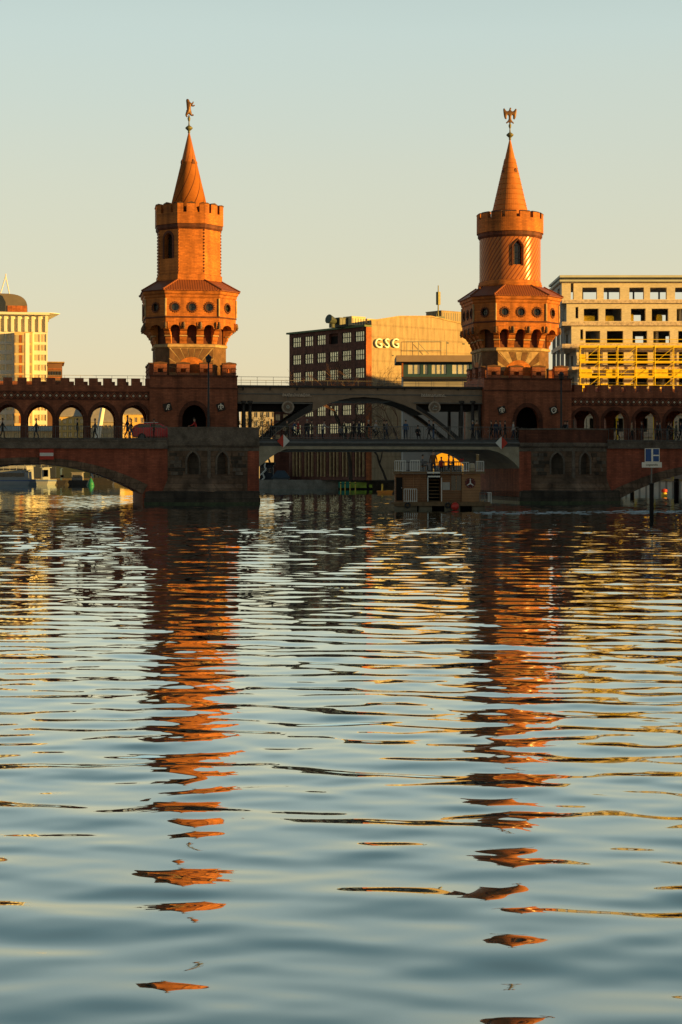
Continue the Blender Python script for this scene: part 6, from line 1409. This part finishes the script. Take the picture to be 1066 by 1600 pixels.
# ------------------------------------------------------------------ houseboat
D = 125.0; X = lambda p: wx(590 + p/5.33, D); Zh = lambda p: wz(680 + p/5.33, D)   # crop coordinates of the boat
M_wood = stripemat('boat_planks', (.27, .135, .065), (.13, .062, .03), 'z', bfreq=6, duty=.15, rough=.7)
M_woodl = stripemat('light_planks', (.36, .19, .09), (.2, .1, .05), 'z', bfreq=5, duty=.12, rough=.7)
M_deckw = mat('deck_edge', (.18, .115, .06), .8, .25, 3); M_float = mat('float_canvas', (.20, .17, .12), .8, .2, 2)
WH = 3.2
t = thing('houseboat', 'wooden two-deck party raft with white rails and a round emblem before the central span', 'boat', (X(500), D + WH/2, 0))
for a, b in ((345, 455), (150, 330), (560, 690), (790, 900)):
    q = MB(); q.smooth = True
    for yy in (.5, WH - .5): q.loft([[(X(a) if k == 0 else X(b), D + yy + r*math.cos(2*PI*i/12), .12 + r*math.sin(2*PI*i/12)) for i in range(12)] for k, r in ((0, .30), (1, .34))])
    part(t, 'float', q, M_float)
q = MB(); q.box(X(140), X(940), D, D + WH, Zh(590), Zh(556)); part(t, 'lower_deck', q, M_deckw)
q = MB(); q.box(X(110), X(200), D - .1, D + WH, Zh(572), Zh(556) - .02); q.box(X(870), X(950), D - .12, D + WH, Zh(588), Zh(568)); part(t, 'deck_apron', q, M_deckw)
q = MB(); q.box(X(160), X(900), D + .9, D + WH - .9, -.25, Zh(590) - .003); part(t, 'underdeck_shade', q, M_dark)  # black box fills the gap between floats as under-deck shade
zc0, zc1 = Zh(556) + .003, Zh(322)
q = MB(); q.box(X(150), X(414), D + .55, D + WH - .2, zc0, zc1 - .003); q.box(X(528), X(705), D + .55, D + WH - .2, zc0, zc1 - .003); cb = part(t, 'cabin', q, M_wood)
q = MB(); q.box(X(705) + .003, X(860), D + .3, D + WH - .2, zc0, zc1 - .003); eb = part(t, 'bow_cabin', q, M_woodl)
q = MB(); q.box(X(414)+.003, X(528)-.003, D + 2.3, D + 2.4, zc0, zc1 - .003); part(t, 'passage_back', q, M_dark)
q = MB(); q.box(X(158), X(210), D + .50, D + .547, zc0 + .1, zc1 - .25); dr = part(t, 'door', q, M_dark); q = MB(); q.sphere((X(203), D + .48, (zc0+zc1)/2), .03, 6, 5); part(dr, 'handle', q, M_white)
for a, b in ((222, 226), (300, 305), (355, 359)): q = MB(); q.box(X(a), X(b), D + .48, D + .548, zc0, zc1 - .01); part(cb, 'batten', q, M_woodl)
q = MB(); q.box(X(618), X(700), D + .50, D + .546, Zh(462), Zh(335)); wn = part(t, 'window', q, M_glassd); q = MB(); q.box(X(656), X(661), D + .47, D + .499, Zh(462), Zh(335)); q.box(X(612), X(702), D+.46, D+.499, Zh(466), Zh(460)); part(wn, 'frame', q, M_woodl)
q = MB(); q.box(X(545), X(606), D + .47, D + .54, Zh(456), Zh(392)); part(t, 'white_board', q, mat('board_white', (.42, .42, .40), .7, .1, 2))
q = MB(); q.box(X(130), X(900), D - .05, D + WH + .05, Zh(320), Zh(303)); part(t, 'upper_deck', q, M_deckw)
# stairs
for k in range(8):
    q = MB(); q.box(X(432), X(520), D - .05 + .17*k, D + .2 + .17*k, zc0 + .03 + k*(zc1 - zc0)/8, zc0 + .08 + k*(zc1-zc0)/8); part(t, 'stair_tread', q, M_deckw)
for a in (419, 533): q = MB(); q.tube((X(a), D - .12, Zh(552)), (X(a), D - .12, Zh(352)), .035, n=6); part(t, 'stair_post', q, M_white)
q = MB(); q.box(X(418), X(520), D - .25, D + .05, Zh(350), Zh(338)); part(t, 'stair_landing', q, M_white)
q = MB(); q.box(X(414), X(520), D - .16, D - .1, Zh(318), Zh(306)); part(t, 'step_light_edge', q, M_white)
def railing(x0, x1, yb, yt, n, y=0.0, bm=M_white):
    q = MB(); q.tube((X(x0), D + y, Zh(yt)), (X(x1), D + y, Zh(yt)), .025, n=5); q.tube((X(x0), D + y, Zh(yb) + .06), (X(x1), D + y, Zh(yb) + .06), .02, n=5)
    for i in range(n + 1):
        a = X(x0) + (X(x1) - X(x0)) * i / n; q.tube((a, D + y, Zh(yb)), (a, D + y, Zh(yt)), .028, n=4)
    part(t, 'white_rail', q, bm)
railing(145, 235, 300, 213, 6); railing(275, 350, 300, 210, 5); railing(355, 412, 300, 218, 2, bm=M_steelg); railing(515, 690, 298, 220, 5, bm=M_steelg); railing(700, 760, 302, 226, 3); railing(822, 885, 304, 218, 4)
railing(150, 885, 300, 222, 12, WH - .1, M_steeld)
railing(222, 328, 556, 448, 6, .1); railing(852, 912, 588, 478, 3, .1, M_steelg); railing(912, 948, 588, 478, 3, .1)
q = MB()
for yy in (478, 508, 535): q.tube((X(335), D + .1, Zh(yy)), (X(415), D + .1, Zh(yy)), .02, n=4); q.tube((X(540), D + .1, Zh(yy)), (X(700), D + .1, Zh(yy)), .02, n=4)
part(t, 'deck_bars', q, M_deckw)
# emblem
cx, cz, r = X(775), Zh(398), .37; yy = D + .28
ring = lambda rr, y_: [(cx + rr*math.cos(2*PI*i/24), y_, cz + rr*math.sin(2*PI*i/24)) for i in range(24)]
q = MB(); q.loft([ring(r, yy), ring(r, yy - .03)]); em = part(t, 'emblem', q, mat('maroon_disc', (.12, .025, .02), .7, .2, 3))
q = MB()
for a in (90, 215, 325): q.tube((cx, yy - .05, cz - .02), (cx + .27*math.cos(R(a)), yy - .05, cz - .02 + .27*math.sin(R(a))), .055, .03, 6)
q.sphere((cx, yy - .05, cz + .25), .055, 8, 6); 
for i in range(12): q.sphere((cx + .31*math.cos(2*PI*i/12), yy - .04, cz + .31*math.sin(2*PI*i/12)), .016, 5, 4)
part(em, 'white_figure', q, M_white)
q = MB(); q.smooth = True; q.lathe([(.10, Zh(222)), (.09, Zh(168)), (.12, Zh(166)), (.12, Zh(158)), (.02, Zh(155))], 12, X(845), D + 1.2); q.lathe([(.05, Zh(303)), (.05, Zh(222))], 8, X(845), D+1.2); part(t, 'chimney', q, M_stonel)
# things on and by the boat
for k_, a_ in enumerate((250, 585)):
    x_, z_ = X(a_), Zh(585); q = MB(); q.path([(x_ + .17*math.cos(2*PI*i/14), D - .09, z_ + .17*math.sin(2*PI*i/14)) for i in range(15)], .055, 6)
    t2 = thing('tyre_fender', ('black tyre hanging below the white rail at the left of the houseboat', 'black tyre hanging left of the red ball fender')[k_], 'fender', (x_, D - .09, z_)); part(t2, 'tyre', q, M_shoe); q = MB(); q.tube((x_, D - .05, z_ + .17), (x_, D - .02, Zh(556)), .015); part(t2, 'rope', q, M_white)
q = MB(); q.path([(X(870) + .16*math.cos(i*.8), D + .5 + .16*math.sin(i*.8), Zh(568) + .03 + .006*i) for i in range(26)], .02, 5); solo('rope_coil', q, M_stonel, 'coil of pale rope on the stern deck of the houseboat', 'rope', (X(870), D + .5, Zh(568)))
q = MB(); q.smooth = True; q.lathe([(.16, 0), (.2, .06), (.215, .28), (.2, .5), (.16, .57), (.03, .6)], 16, 0, 0); q.v = [(x + X(790), y + D + .5, z + Zh(303) + .003) for x, y, z in q.v]; o_ = (X(790), D + .5, Zh(303))
t2 = thing('barrel', 'pale barrel at the bow end of the houseboat roof', 'barrel', o_); part(t2, 'shell', q, mat('pale_barrel', (.50, .42, .30), .6, .1, 3)); q = MB(); q.lathe([(.222, o_[2]+.2), (.222, o_[2]+.23)], 16, o_[0], o_[1], cap=False); part(t2, 'hoop', q, M_steelg)
t2 = thing('ball_fender', 'red ball fender hanging at the houseboat side near the water', 'fender', (X(645), D - .2, Zh(592))); q = MB(); q.sphere((X(645), D - .2, Zh(592)), .285, 20, 14); part(t2, 'ball', q, mat('fender_red', (.62, .04, .025), .35, .08, 2, .5)); q = MB(); q.tube((X(645), D - .2, Zh(592) + .27), (X(645), D + .02, Zh(560)), .02); part(t2, 'rope', q, M_white)
t2 = thing('flag', 'rolled red flag on a slanting pole on the houseboat roof', 'flag', (X(692), D + .1, Zh(303))); q = MB(); q.tube((X(692), D + .1, Zh(303)), (X(708), D + .1, Zh(185)), .025); part(t2, 'pole', q, M_steeld)
q = MB(); q.loft([[(X(690), D + .06, Zh(228)), (X(706), D + .12, Zh(226)), (X(712), D + .16, Zh(222)), (X(700), D+.2, Zh(224))], [(X(686), D + .05, Zh(196)), (X(716), D + .11, Zh(194)), (X(720), D + .16, Zh(196)), (X(700), D+.22, Zh(198))]]); part(t2, 'cloth', q, CL['red'])
rz_ = Zh(303) + .003
person((X(465), D - .1, Zh(338) + .003), BK, 'stand', 'brown', 'navy', 'person in brown jacket and navy trousers standing at the top of the houseboat stairs', sc=1.0)
person((X(540), D + 1.3, rz_ - .35), FRt, 'stand', 'red', 'black', 'person in red on the houseboat roof right of the standing man', 'people on the houseboat roof', sc=.78)
person((X(598), D + 1.1, rz_), RT, 'sit', 'red', 'black', 'person in red seated in the middle of the houseboat roof', 'people on the houseboat roof', sc=.9)
person((X(378), D + .9, rz_), RT, 'sit', 'grey', 'black', 'person in grey seated left of the stairs on the houseboat roof', 'people on the houseboat roof', sc=.9)
person((X(640), D + .8, rz_), LF, 'sit', 'black', 'navy', 'person in black seated at the right of the houseboat roof', 'people on the houseboat roof', sc=.9)
def bench(a, y, label):
    t3 = thing('deck_bench', label, 'bench', (X(a), D + y, rz_), WF, 'benches on the houseboat roof'); x_ = X(a)
    part(t3, 'seat', MB().box(x_ - .28, x_ + .28, D + y - .2, D + y + .2, rz_ + .36, rz_ + .4), M_woodl)
    for sx_ in (-.24, .2):
        for sy in (-.18, .14): part(t3, 'leg', MB().box(x_ + sx_, x_ + sx_ + .04, D + y + sy, D + y + sy + .04, rz_, rz_ + .357), M_woodl)
bench(598, 1.1, 'wooden bench under the person in red on the houseboat roof'); bench(378, .9, 'wooden bench under the person in grey on the houseboat roof'); bench(640, .8, 'wooden bench under the person in black on the houseboat roof')

# ------------------------------------------------------------------ pale wake on the water right of the houseboat
rng = random.Random(5); q = MB()
for k in range(230):
    x = rng.uniform(9, 26); y = 117 + (x - 9)*.25 + rng.gauss(0, 2.4); s = rng.uniform(.07, .3)
    n = 8; pts = [(x + s*rng.uniform(.6, 1.2)*math.cos(2*PI*i/n)*1.6, y + s*rng.uniform(.5, 1.1)*math.sin(2*PI*i/n)) for i in range(n)]
    q.loft([[(a, b_, -.04) for a, b_ in pts], [(x + (a-x)*.8, y + (b_-y)*.8, rng.uniform(.01, .03)) for a, b_ in pts]])
solo('wake_foam', q, mat('foam', (.40, .46, .48), .6, .2, 2), 'broken pale foam of a boat wake beside the right pier', 'foam', (17, 118, 0), kind='stuff')
